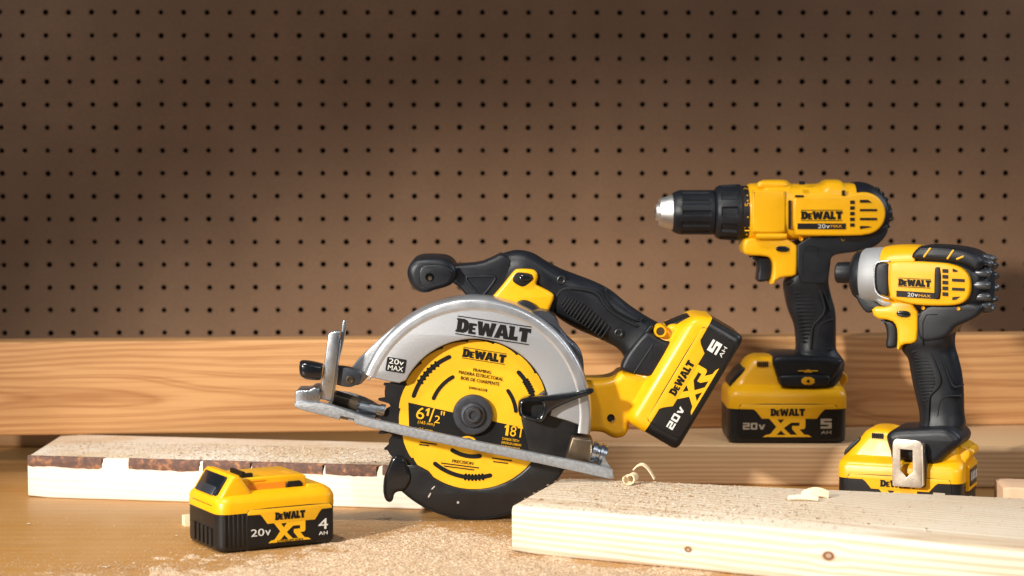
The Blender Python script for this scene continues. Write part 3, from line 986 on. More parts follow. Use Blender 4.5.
    mb.build('guard_horn', M['gloss'], lg)
    # retracting lever
    mb = MB()
    slab(mb, F, [(518, 404), (520, 399.5), (527, 397.5), (560, 394.5), (576, 392.4), (590, 388.8), (594.5, 390), (594, 393.5), (580, 398.5), (556, 408), (549, 413), (546, 420), (542, 423.6), (536, 423.5), (520, 418), (518, 412)],
         -.020, -.006, .003, 2, wp=-.020, holes=([(521.5, 405), (524, 401.8), (536, 400), (541.5, 402), (542.5, 408), (540, 416.5), (536, 418.6), (523, 414.5)],))
    lev = mb.build('guard_lever', M['gloss'], lg)
    mb = MB()
    slab(mb, F, [(520, 404), (524, 400), (540, 399), (544, 404), (541, 418), (536, 420.5), (521, 416)], -.010, -.006, 0, 1, wp=-.020)
    mb.build('lever_cup', M['black'], lg)

    # shoe
    top = [(310, 402.6), (322, 403.2), (335, 406.6), (352, 412.8), (368.8, 418.4), (407, 427.0), (480, 442.3), (540, 454.4), (568.8, 459.8), (597, 465.6), (613, 470)]
    bot = [(614, 478.8), (609, 478.9), (540, 463.8), (480, 451.6), (407, 436.6), (355.4, 424.2), (354, 419), (340.8, 416.2), (339.6, 420), (318, 414.3), (303, 410.6), (295, 407.4), (294, 403.5), (299, 402)]
    mb = MB(); slab(mb, F, top + bot, -.034, -.026, .0008, 0, wp=-.034)
    # flat plate going back under the motor on each side of the blade opening
    def plate_piece(xa, xb, w0, w1):
        f = lambda x: 416.2 + (x - 340) * .2272
        # project at front plane so that it stays one straight sheet
        slab(mb, F, [(xa, f(xa)), (xb, f(xb)), (xb, f(xb) + 3.6), (xa, f(xa) + 3.6)], w0, w1, 0, 0, wp=-.034)
    plate_piece(322, 372, -.026, .055); plate_piece(372, 578, .020, .055); plate_piece(584, 609, -.026, .055)
    shoe = mb.build('shoe', M['shoe'], R, sharp=30)
    # front left end block of the shoe
    mb = MB()
    slab(mb, F, [(295.2, 392), (298, 390.4), (308, 391), (312, 388), (317, 387.6), (320, 391), (320, 403), (310, 402.8), (300, 408), (294.6, 404)], -.030, .006, .001, 1, wp=-.030)
    mb.build('front_bracket', M['steel'], shoe)
    mb = MB()
    slab(mb, F, [(328.5, 334), (331, 332), (338, 331), (339.6, 333), (331.5, 402), (319, 399)], -.024, -.016, .0012, 0, wp=-.024)
    slab(mb, F, [(338.4, 340), (341, 340), (333, 402), (331.5, 402)], -.022, -.006, .0005, 0, wp=-.022)
    mb.build('depth_bar', M['steel'], shoe)
    mb = MB(); slab(mb, F, [(342.6, 322), (344, 319.8), (346.4, 320.6), (346, 330), (341.5, 352), (336, 372), (334, 371), (337.5, 352), (341.5, 331)], -.016, -.012, .0006, 0, wp=-.016)
    mb.build('depth_blade', M['steel'], shoe)
    mb = MB()
    loft(mb, F, [(300, 363, 301, 374.5, .006, 3), (301.5, 360.4, 302, 376.6, .010, 3.5), (311, 361.2, 309, 379, .011, 4), (321.5, 363.5, 319.5, 379.6, .009, 4)], -.020, sub=3, n=28)
    mb.build('clamp_knob', M['gloss'], shoe)
    mb = MB()
    slab(mb, F, [(335.5, 367.5), (339, 366.4), (352, 368.4), (359, 371.5), (362, 377), (359.5, 383), (353, 386.8), (347, 387.4), (333.6, 384.4)], -.016, -.004, .0012, 1, wp=-.016)
    cl = mb.build('clamp_plate', M['darksteel'], shoe)
    mb = MB(); slab(mb, F, [(335.4, 368), (338.6, 367.4), (336.8, 384.6), (333.8, 384)], -.0164, -.005, .0004, 0, wp=-.016)
    mb.build('clamp_edge', M['bright'], shoe)
    mb = MB(); disc(mb, F, 350, 379.6, [(4.2, -.016), (4.0, -.0175), (2.6, -.0177), (2.2, -.0165), (.2, -.0165)], 20, wp=-.016)
    mb.build('clamp_screw', M['bronze'], shoe)
    # cross tube behind the strip
    mb = MB()
    pts = [F.pt(334, 397, .000), F.pt(356, 404, .0), F.pt(358, 404.5, .0)]
    tube(mb, pts, [.0062, .0062, .0062], 18)
    mb.build('pivot_barrel', M['bronze'], shoe)
    mb = MB()
    tube(mb, [F.pt(358, 405, .0), F.pt(380, 409.5, .0)], .0042, 16)
    tube(mb, [F.pt(380, 409.5, .0), F.pt(385, 410.5, .0)], .0050, 16)
    mb.build('pivot_pin', M['steel'], shoe)
    mb = MB()
    slab(mb, F, [(334, 391), (345, 391.5), (362, 396), (376, 403), (386, 411), (386, 420), (334, 409)], .020, .024, .0008, 1, wp=.020)
    mb.build('bracket_wall', M['cast'], shoe)
    # rear pivot hardware
    mb = MB()
    slab(mb, F, [(572, 437), (591, 439.6), (593, 442), (592, 463), (566, 458.5)], -.018, .014, .002, 0, wp=-.018)
    mb.build('rear_bracket', M['bronze'], shoe)
    mb = MB()
    for (x0, x1, r) in ((592, 596, 11.5), (596.4, 599, 9.5), (599.6, 602.2, 11.5), (602.6, 605.6, 10.5)):
        c1 = F.pt(x0, 451.5 + (x0 - 592) * .3, -.014); c2 = F.pt(x1, 451.5 + (x1 - 592) * .3, -.014)
        tube(mb, [c1, c2], r * F.m, 20)
    slab(mb, F, [(604, 457), (611, 468), (611, 470), (600, 467)], -.028, -.020, 0, 0)
    mb.build('pivot_nuts', M['steel'], shoe)

    # motor/gear case hidden behind the blade
    mb = MB(); disc(mb, F, 478, 392, [(58, .032), (58, .060), (52, .105), (30, .112), (.5, .112)], 40, wp=.05)
    mb.build('motor_case', M['black'], R)

    # handle (dark overmould)
    wc = .052
    mb = MB()
    S = [(466, 264.5, 470, 300, .016, 2.8), (480, 262.5, 492, 312, .017, 3.0), (494, 256.5, 512, 318, .018, 3.0), (508, 251.5, 519, 300, .019, 3.0), (519, 250.0, 527, 290, .020, 3.0),
         (533, 253.0, 531, 286, .020, 3.0), (548, 262, 541, 292, .020, 3.0), (562, 269, 546, 306, .019, 3.0), (578, 275, 560, 319, .019, 2.8), (596, 282, 577, 329, .018, 2.7),
         (611, 290, 592, 335.5, .018, 2.6), (627, 303, 606, 342, .018, 2.6), (643, 314, 617, 348, .018, 2.8), (656, 321.5, 624, 358, .020, 3.2), (667, 328, 621, 368, .022, 3.6), (668, 342, 627, 374, .022, 4), (655, 371, 640, 376, .021, 4)]
    loft(mb, F, S[2:], wc, sub=5, n=44, ends=.12)
    handle = mb.build('handle', M['rubber'], R, sharp=70)
    # neck to the knob
    mb = MB()
    slab(mb, F, [(446, 266), (458, 265.2), (480, 263.6), (492, 258.5), (503, 253), (514, 262), (510, 276), (496, 305), (474, 305), (465, 294), (455, 283.5), (446, 281)], wc - .0185, wc + .017, .0035, 1, wp=wc - .016, seg=4)
    mb.build('handle_neck', M['rubber'], handle, sharp=70)
    mb = MB()
    slab(mb, F, [(407, 274), (408.5, 266), (413, 260), (421, 257.2), (443, 257.5), (451, 261), (456.4, 268), (456.6, 277), (452.5, 284), (444, 287.5), (436, 289), (428, 292.5), (419, 292), (411, 286)], wc - .030, wc + .045, .007, 2, wp=wc - .02, seg=5)
    knob = mb.build('front_grip', M['rubber'], handle, sharp=60)
    mb = MB()
    slab(mb, F, [(418, 274), (420, 267), (425, 264.6), (443, 264.4), (450, 267), (453.4, 272), (452, 279), (446, 284), (434, 287.6), (426, 289.4), (420, 285)], wc - .0335, wc - .028, .0022, 2, wp=wc - .033)
    mb.build('grip_cap', M['rubber'], handle, sharp=60)
    mb = MB(); disc(mb, F, 429.5, 277, [(4.4, wc - .0325), (4.2, wc - .0343), (.2, wc - .0343)], 20, wp=wc - .033)
    mb.build('grip_hole_shade', M['hole_shade'], handle)  # black disc on the cap, the hole's shade is its colour
    mb = MB(); disc(mb, F, 430.1, 278.2, [(2.2, wc - .034), (2.1, wc - .0345), (.2, wc - .0345)], 16, wp=wc - .033)
    mb.build('hole_screw', M['bronze'], handle)
    # raised lines of the overmould
    mb = MB(); z = wc - .0195
    def line(p, w, z0, th=.0016, c=1, bev=.0006):
        slab(mb, F, stroke(chaikin(p, c, False), w), z0, z0 + th + .006, bev, 0, wp=z0)
    line([(467, 277), (494, 276), (496, 279), (484, 295), (480, 296), (466, 280), (467, 277)], 2.0, wc - .0198)
    mb.build('raised_rib', M['rubber'], handle)
    mb = MB(); z = wc - .0192
    line([(551, 312), (558, 293), (566, 288), (588, 290), (599, 294), (605, 306), (617, 316), (637, 326)], 3.6, z, bev=.0012)
    line([(605, 288), (608, 300), (614, 309), (626, 316), (640, 322), (642, 318)], 1.2, z)
    mb.build('grip_border', M['matte'], handle)
    mb = MB()
    for k in range(15):
        t = k / 14
        xa, ya = 567 + 33 * t * 1.28, 297 + 20 * t * 1.5 - 2 * sin(t * pi) * 2
        ln = 15 + 3 * sin(t * pi)
        if k < 2: ln -= 5 - 2 * k
        slab(mb, F, stroke([(xa, ya), (xa - ln * .52, ya + ln * .72)], 1.5), wc - .0195, wc - .012, .0005, 0, wp=wc - .019)
    mb.build('grip_ridges', M['matte'], handle)
    mb = MB()
    for (x, y) in ((561.5, 280), (619, 333.2)):
        mb = MB(); disc(mb, F, x, y, [(4.6, wc - .014), (4.5, wc - .0198), (3.6, wc - .0201), (3.2, wc - .019), (1.8, wc - .0186), (1.6, wc - .0192), (.1, wc - .0192)], 20, wp=wc - .02)
        mb.build('handle_screw', M['black'], handle)
    # yellow trigger housing
    mb = MB()
    slab(mb, F, [(486, 304), (503, 285), (514, 270.5), (518, 268.8), (533, 269.2), (537.4, 272.5), (538.2, 278), (535.4, 284.5), (541, 287.2), (552.6, 293), (554.6, 297), (552, 304), (547, 315), (541, 323), (533, 330), (519, 330), (500, 325)],
         wc - .0245, wc + .0245, .003, 2, wp=wc - .024)
    th = mb.build('trigger_housing', M['yellow'], R)
    mb = MB()
    slab(mb, F, [(512.5, 279), (515, 273.6), (519, 272), (531, 273.6), (533.4, 277), (531, 282), (523.6, 287), (519, 285.8), (513, 281.8)], wc - .0252, wc - .022, .0006, 1, wp=wc - .025)
    mb.build('lock_recess', M['panel'], th)
    mb = MB()
    slab(mb, F, [(518, 278.6), (521, 274.6), (529, 274.6), (532.4, 277), (530, 281), (521, 281.4)], wc - .028, wc - .024, .0014, 2, wp=wc - .028)
    mb.build('lock_button', M['gloss'], th)
    mb = MB()
    slab(mb, F, [(515, 303.5), (522, 299.5), (530, 301), (538, 307.5), (544, 317), (548, 330), (520, 335)], wc - .030, wc - .020, .0015, 2, wp=wc - .028)
    mb.build('trigger_well', M['black'], th)
    mb = MB()
    disc(mb, F, 540, 330, [(20, .000), (20, .026), (18, .03), (.5, .03)], 36, wp=.004)
    slab(mb, F, [(540, 316), (548, 313), (556, 322), (566, 336), (578, 346), (584, 358), (584, 385), (570, 392), (560, 360)], .008, .028, .003, 2, wp=.008)
    mb.build('gear_case', M['darksteel'], R)

    # yellow rear body
    mb = MB()
    slab(mb, F, [(560, 388), (578, 381), (604, 380.8), (615, 377.6), (621, 371), (654, 375), (668, 350), (670, 338), (664, 327), (676, 322), (700, 334), (680, 380), (655, 432), (647, 433), (637, 424), (629.5, 420),
                 (628.8, 430), (624, 436.8), (615, 438.3), (609.5, 436), (602, 431.5), (585, 431.5), (560, 428)], wc - .0255, wc + .030, .006, 2, wp=wc - .02, seg=5)
    body = mb.build('rear_body', M['yellow'], R, sharp=50)
    mb = MB(); disc(mb, F, 611, 418, [(4.0, wc - .024), (3.9, wc - .0262), (3.0, wc - .0264), (2.4, wc - .0256), (.1, wc - .0256)], 20, wp=wc - .026)
    mb.build('body_screw', M['gloss'], body)
    # dark foot of the handle over the body
    mb = MB()
    slab(mb, F, [(630, 350), (641, 336), (648, 331), (655, 335), (664, 341), (671, 341), (670.6, 346), (655, 375.5), (651, 377.6), (624, 372.4), (620, 368), (626, 356)], wc - .0285, wc - .010, .0035, 2, wp=wc - .028)
    foot = mb.build('handle_foot', M['rubber'], handle, sharp=60)
    mb = MB()
    slab(mb, F, stroke([(653, 344.5), (634, 373)], 1.2), wc - .0292, wc - .027, .0005, 0, wp=wc - .029)
    slab(mb, F, stroke([(651, 327), (640, 341), (635, 350)], 4.5), wc - .0255, wc - .014, .0025, 0, wp=wc - .024)
    mb.build('foot_crease', M['rubber'], handle)
    mb = MB()
    disc(mb, F, 660.6, 331.4, [(6.4, wc - .010), (6.4, wc - .030), (5.6, wc - .0315), (4.6, wc - .0315), (3.9, wc - .030), (3.7, wc - .020), (.1, wc - .020)], 28, wp=wc - .030)
    mb.build('lug_ring', M['yellow'], body)
    mb = MB(); disc(mb, F, 660.6, 331.4, [(3.8, wc - .0302), (3.7, wc - .0306), (.1, wc - .0306)], 20, wp=wc - .030)
    mb.build('lug_hole', M['bronze'], body)

    # battery, clipped on at a slant
    D = .075; bw = wc - .036
    p = F.pt(677.0, 451.5, bw)
    B = LocalFrame(725, 443, p.x, p.z, F.w0() + bw, BU * .99, BU * .99, 59.5)
    battery_pack_mounted(B, R, saw=True)
    return R


# ------------------------------------------------------------------ drill
def grip_handle(mb, F, secs, wc):
    loft(mb, F, secs, wc, sub=4, n=44, ends=.1)


def build_drill():
    F = Frame(786, 443, 2.056)
    base = Vector((F.O.x, F.O.y, .038)); F.root = base
    R = empty('cordless_drill', base)
    tag(R, 'yellow and black cordless drill with long black chuck standing on its battery', 'cordless drill')
    wc = .032
    AX = 212.3
    mb = MB()
    lathe_u(mb, F, AX, [(655.5, 2.0), (655.5, 6.5), (656.2, 8.2), (658.8, 8.6), (659, 12.4), (659.9, 13.8), (666, 15.8), (672.4, 17.4), (674, 10)], wc)
    chuck = mb.build('chuck', M['bright'], R)
    mb = MB()
    for k in range(3):
        a = 2 * pi * k / 3 + .6
        c = F.pt(656.5, AX, wc); v = Vector((0, .0035 * cos(a), .0035 * sin(a)))
        tube(mb, [c + v + Vector((-.0015, 0, 0)), c + v + Vector((.004, 0, 0))], .0021, 8)
    mb.build('chuck_jaws', M['darksteel'], chuck)
    def ribs(x, a):
        k = (a * 12 / (2 * pi)) % 1
        if 681 < x < 709: return 1.0 if .16 < k < .84 else .945
        return 1.0
    mb = MB()
    lathe_u(mb, F, AX, [(672.3, 8), (672.3, 19), (674, 20.3), (678, 21.8), (680.5, 22.4), (681.5, 22.4), (708.5, 22.4), (709.5, 22.4), (713, 22.4), (714.2, 21.5), (714.2, 10)], wc, 96, ribs=ribs)
    mb.build('chuck_sleeve', M['rubber'], R, sharp=28)
    def ribs2(x, a):
        k = (a * 10 / (2 * pi) + .12) % 1
        if 719.5 < x < 735.5: return 1.0 if .25 < k < .75 else .93
        return 1.0
    mb = MB()
    lathe_u(mb, F, AX, [(714.3, 10), (714.3, 23), (716, 25.4), (719, 26.8), (720, 27.2), (735, 28.2), (736, 28.2), (739.5, 28.0), (741, 26.6), (748.6, 26.6), (748.6, 12)], wc, 100, ribs=ribs2)
    col = mb.build('torque_collar', M['rubber'], R, sharp=28)
    mb = MB()
    rr = 27.15
    sc = F.scale(wc)
    def ringtext(s, a0, h, w):
        # numbers wrap round the collar: baseline runs up the picture; each glyph set tangent to the ring
        a = radians(a0); c = F.pt(744.6, AX, wc)
        cy = -rr * sc * cos(a); cz = rr * sc * sin(a)
        tmp = MB()
        LF = LocalFrame(0, 0, 0, 0, 0, sc, sc, 90)
        text(tmp, LF, s, -w / 2, h / 2, w, h, -.0004, bold=.07, th=.0004)
        vs = []
        for v in tmp.v:
            # local x,z plane -> tangent plane at angle a
            x, y, z = v
            vs.append((c.x + x, c.y + cy - z * sin(a) * 1.0 + y * cos(a), c.z + cz + z * cos(a) - y * sin(a) * 1))
        mb.add(vs, tmp.f)
    for s, a0 in (("15", 15), ("13", -32), ("17", 58)): ringtext(s, a0, 5.2, 7.0)
    for a0 in (27, -8, -52, 40):
        a = radians(a0); c = F.pt(745, AX, wc)
        p = c + Vector((0, -rr * sc * cos(a), rr * sc * sin(a)))
        tube(mb, [p + Vector((-.0006, 0, 0)), p + Vector((.0006, 0, 0))], .0007, 8)
    mb.build('torque_numbers', M['yellow_paint'], col)
    # black rear cap and motor cover (drawn before the yellow shell)
    mb = MB()
    loft(mb, F, [(838, 186, 838, 250, .026, 2.6), (850, 183, 850, 250, .027, 2.6), (858, 181.5, 856, 250, .027, 2.6), (868, 183.5, 868, 247, .026, 2.6), (877, 189, 877, 241, .024, 2.5), (884, 196, 884, 233, .020, 2.4), (889, 206, 889, 222, .012, 2.2)], wc, sub=4, n=48)
    cap = mb.build('rear_cap', M['rubber'], R, sharp=60)
    mb = MB()
    for k in range(9):
        a = radians(-52 + k * 14)
        cx, cy, r = 864.5, 214, 24.6
        x, y = cx + r * cos(a), cy - r * sin(a) * 1.22
        slab(mb, F, stroke([(x - 4.4 * cos(a), y + 4.4 * sin(a)), (x - 1.2 * cos(a), y + 1.2 * sin(a))], 4.2), wc - .014, wc + .014, .0014, 0, wp=wc)
    mb.build('cap_ribs', M['gloss'], cap)
    # yellow body shell
    mb = MB()
    loft(mb, F, [(748.4, 184.5, 748.4, 240.5, .0275, 2.5), (751, 183.4, 751, 241, .0285, 2.6), (758, 183, 758, 240.5, .029, 2.8), (762, 181, 762, 240.5, .029, 2.8), (765, 179.8, 765, 240.4, .029, 2.9), (784, 179.8, 784, 240.2, .029, 3.0),
                 (788, 182, 788, 240, .029, 3.2), (792, 183.6, 792, 239.5, .029, 3.4), (817, 183.8, 817, 238, .029, 3.6), (824, 180.6, 824, 237, .029, 3.6), (828, 179.6, 828, 236.6, .029, 3.6), (838, 179.8, 838, 236.2, .029, 3.6),
                 (842, 182.6, 842, 236, .0288, 3.6), (851.6, 183, 851.6, 236, .0282, 3.6)], wc, sub=3, n=52, ends=.04)
    body = mb.build('gearbox_shell', M['yellow'], R, sharp=60)
    # side panel running into the rounded end
    mb = MB()
    slab(mb, F, [(793, 200), (797, 196), (848, 195.5), (852, 193.8), (860, 192.5)] + arc(864.5, 213.5, 21.2, 88, -88, 20) + [(860, 235.8), (800, 236), (794, 234)], wc - .0305, wc - .012, .0022, 1, wp=wc - .030, seg=4)
    pan = mb.build('side_panel', M['yellow'], R, sharp=50)
    mb = MB(); slab(mb, F, [(752, 190.5), (754, 189.8), (784, 190.2), (786, 192), (786, 231), (784, 233), (754, 233.4), (752, 232)], wc - .0302, wc - .012, .002, 1, wp=wc - .030)
    mb.build('front_panel', M['yellow'], pan)
    mb = MB()
    loft(mb, F, [(756, 234.5, 756, 237.5, .003, 2), (758, 232.5, 758, 239.6, .004, 2), (780, 232.5, 780, 239.6, .004, 2), (786, 233, 786, 239, .003, 2)], wc - .026, sub=3, n=20)
    mb.build('body_rib', M['yellow'], pan); mb = MB()
    loft(mb, F, [(758, 182.5, 758, 188.5, .003, 2), (762, 180.8, 762, 189.6, .004, 2), (783, 180.8, 783, 189.6, .004, 2), (787, 183, 787, 188, .003, 2)], wc - .020, sub=3, n=20)
    mb.build('body_rib', M['yellow'], pan)
    # vents as dark inlays, inner shade put into their colour, and dark marks
    z = wc - .0312
    mb = MB()
    def q(x0, y0, x1, y1): slab(mb, F, [(x0, y0), (x1, y0), (x1, y1), (x0, y1)], z, z + .003, 0, 0)
    q(788.6, 200.4, 791, 229.3)
    for k in range(5):
        y0 = 200.5 + k * 5.7; q(850.2, y0, 854.6, y0 + 3.4)
    for (x0, y0, x1, y1, c) in ((860, 199.8, 872, 202.6, 1), (860, 209, 877, 211.2, 0), (860, 217.8, 877, 220.2, 0), (860, 226, 872, 229, 2)):
        slab(mb, F, [(x0, y0), (x1 - 4 * (c > 0), y0 + (0 if c != 2 else 0)), (x1, y1 - (0 if c != 2 else 2)), (x0, y1)], z, z + .003, 0, 0)
    q(795.4, 195.2, 803.6, 197); q(842.3, 190.4, 845, 195.4)
    q(799.4, 181.3, 805, 184.6)
    mb.build('vent_shade_inlay', M['panel'], pan)
    mb = MB(); slab(mb, F, [(797.6, 223.4), (845.8, 223.4), (845.8, 229.2), (797.6, 229.2)], z, z + .002, 0, 0)
    mb.build('voltage_stripe', M['panel'], pan)
    mb = MB(); wordmark(mb, F, 801, 219.2, 41.4, 7.8, z, lines=True)
    mb.build('brand_lettering', M['ink'], pan)
    mb = MB(); text(mb, F, "20", 818, 228.2, 7.6, 4.0, z - .0005, bold=.04); text(mb, F, "v", 826.2, 228.2, 3.6, 2.9, z - .0005, bold=.04)
    mb.build('voltage_lettering', M['white_ink'], pan)
    mb = MB(); text(mb, F, "MAX", 831, 227.6, 11, 2.8, z - .0005, bold=.04)
    mb.build('max_lettering', M['amber_ink'], pan)
    # neck in yellow
    mb = MB()
    slab(mb, F, [(744, 240), (749, 238), (796.8, 236.5), (797, 272), (795, 276.3), (781, 277.4), (776, 281), (772.4, 285), (770.6, 284), (772.8, 276), (773.4, 264), (771, 258.6), (766, 256), (745.6, 255.4), (743.2, 250)],
         wc - .024, wc + .024, .0025, 1, wp=wc - .022)
    neck = mb.build('neck', M['yellow'], R)
    mb = MB(); slab(mb, F, [(776, 247.5), (779, 246), (787, 246.3), (790, 249), (787.6, 252), (779, 252), (776, 250)], wc - .026, wc - .02, .001, 1, wp=wc - .026)
    mb.build('direction_switch', M['gloss'], neck)
    mb = MB()
    slab(mb, F, [(749, 256.8), (764, 256.2), (771, 258.4), (774, 264), (773, 277), (771, 280.6), (758.6, 282.6), (757, 279.6), (758.8, 270), (757.4, 262), (753, 258.4)], wc - .0115, wc + .0115, .0025, 2, wp=wc - .011)
    mb.build('trigger', M['rubber'], R)
    # black spine under body + handle
    mb = MB()
    slab(mb, F, [(796.4, 232), (888, 222), (888, 233), (879, 244.5), (866, 250.5), (846, 253), (833, 255), (829.5, 262), (828.5, 284), (812, 284), (796.4, 283)], wc - .0217, wc + .0255, .0022, 1, wp=wc - .02, seg=4)
    mb.build('motor_cover', M['rubber'], R, sharp=50)
    mb = MB()
    loft(mb, F, [(796, 246, 830, 246, .0212, 4.5), (793, 262, 829, 262, .0212, 4.5), (787, 276, 827.5, 276, .0210, 4), (783.5, 284, 828, 284, .0205, 3.2), (784.6, 296, 831, 296, .0185, 2.5), (788, 310, 834.8, 310, .018, 2.4), (793.6, 324, 835.6, 324, .0175, 2.4),
                 (795.4, 338, 835.6, 338, .0175, 2.5), (795.4, 349, 836, 349, .0185, 2.6), (791, 355, 840, 355, .021, 2.7), (780, 360, 843, 360, .026, 3), (775, 366, 843, 366, .030, 3.4), (777, 374, 840, 374, .032, 4), (779, 382, 834, 382, .033, 5)], wc, sub=4, n=48, ends=.08)
    h = mb.build('handle', M['rubber'], R, sharp=70)
    mb = MB()
    slab(mb, F, [(770.6, 356.4), (792, 355.6), (841.8, 358), (842.6, 364), (839, 373), (830, 385), (826, 387), (783, 387), (779.4, 385), (777.4, 377.6)], wc - .0325, wc + .036, .005, 2, wp=wc - .032, seg=4)
    mb.build('foot_overmould', M['rubber'], h, sharp=55)
    mb = MB(); slab(mb, F, [(780, 377), (782, 375.2), (827, 375), (830.5, 377.6), (829, 384), (826, 387), (783, 387.2), (779.6, 384)], wc - .0365, wc - .028, .0022, 1, wp=wc - .036)
    mb.build('hook_mount', M['rubber'], h)
    mb = MB(); slab(mb, F, [(801.6, 377.4), (814.6, 377.4), (814.6, 384.8), (801.6, 384.8)], wc - .0372, wc - .034, .0004, 1, wp=wc - .037)
    slab(mb, F, [(798, 370.4), (818, 370.4), (818, 372.4), (798, 372.4)], wc - .0330, wc - .030, 0, 0, wp=wc - .033)
    slab(mb, F, [(806, 371), (807, 369.6), (809.4, 369.6), (810.4, 371)], wc - .0332, wc - .030, 0, 0, wp=wc - .033)
    mb.build('yellow_tab', M['yellow'], h)
    mb = MB(); disc(mb, F, 808.2, 381.1, [(1.6, wc - .036), (1.6, wc - .0376), (.1, wc - .0376)], 14, wp=wc - .037)
    slab(mb, F, [(797, 371.4), (804, 371.4), (804, 372.6), (797, 372.6)], wc - .0334, wc - .031, 0, 0)
    slab(mb, F, [(812, 371.4), (819, 371.4), (819, 372.6), (812, 372.6)], wc - .0334, wc - .031, 0, 0)
    mb.build('tab_screw', M['panel'], h)
    mb = MB()
    def line(p, w, z0, c=1, bev=.0006): slab(mb, F, stroke(chaikin(p, c, False), w), z0, z0 + .009, bev, 0, wp=z0)
    line([(803, 276), (803, 246.5), (817.6, 246.2), (818.6, 256)], 1.0, wc - .0222)
    line([(786, 283.5), (797, 279.5), (808, 280.5), (818, 286), (822, 296), (826, 311), (819, 320), (812, 326), (811, 349)], 2.2, wc - .0192, 2, .0009)
    line([(817, 281), (824, 290), (828, 303), (831, 311)], .9, wc - .0178, 1, .0003)
    line([(834, 319), (824, 322), (818, 328), (818, 348), (833, 349)], 1.2, wc - .0178, 1, .0004)
    mb.build('grip_border', M['matte'], h)
    mb = MB()
    for k in range(15):
        y = 289 + k * 3.75; xa = 792.6 + (k * .5) + (3 if k == 0 else 0); xb = min(810, 803 + k * 1.3) + 6 - max(0, k - 6) * 1.35
        slab(mb, F, stroke([(xa + 1.4, y), (xb, y)], 1.4), wc - .0190, wc - .008, .0005, 0, wp=wc - .019)
    mb.build('grip_ridges', M['matte'], h)
    mb = MB()
    for (x, y) in ((801.8, 239.3), (843.6, 239)):
        mb = MB(); disc(mb, F, x, y, [(2.1, wc - .02), (2.0, wc - .0226), (1.7, wc - .0229), (1.5, wc - .0219), (.1, wc - .0219)], 16, wp=wc - .026)
        mb.build('housing_screw', M['yellow'], R)
    # battery
    D = .075
    p = F.pt(728.3, 443, -.0065)
    B = LocalFrame(725, 443, p.x, 0.0006, F.w0() - .0065, BU * .965, BU * .985, 0)
    battery_pack_mounted(B, R)
    return R


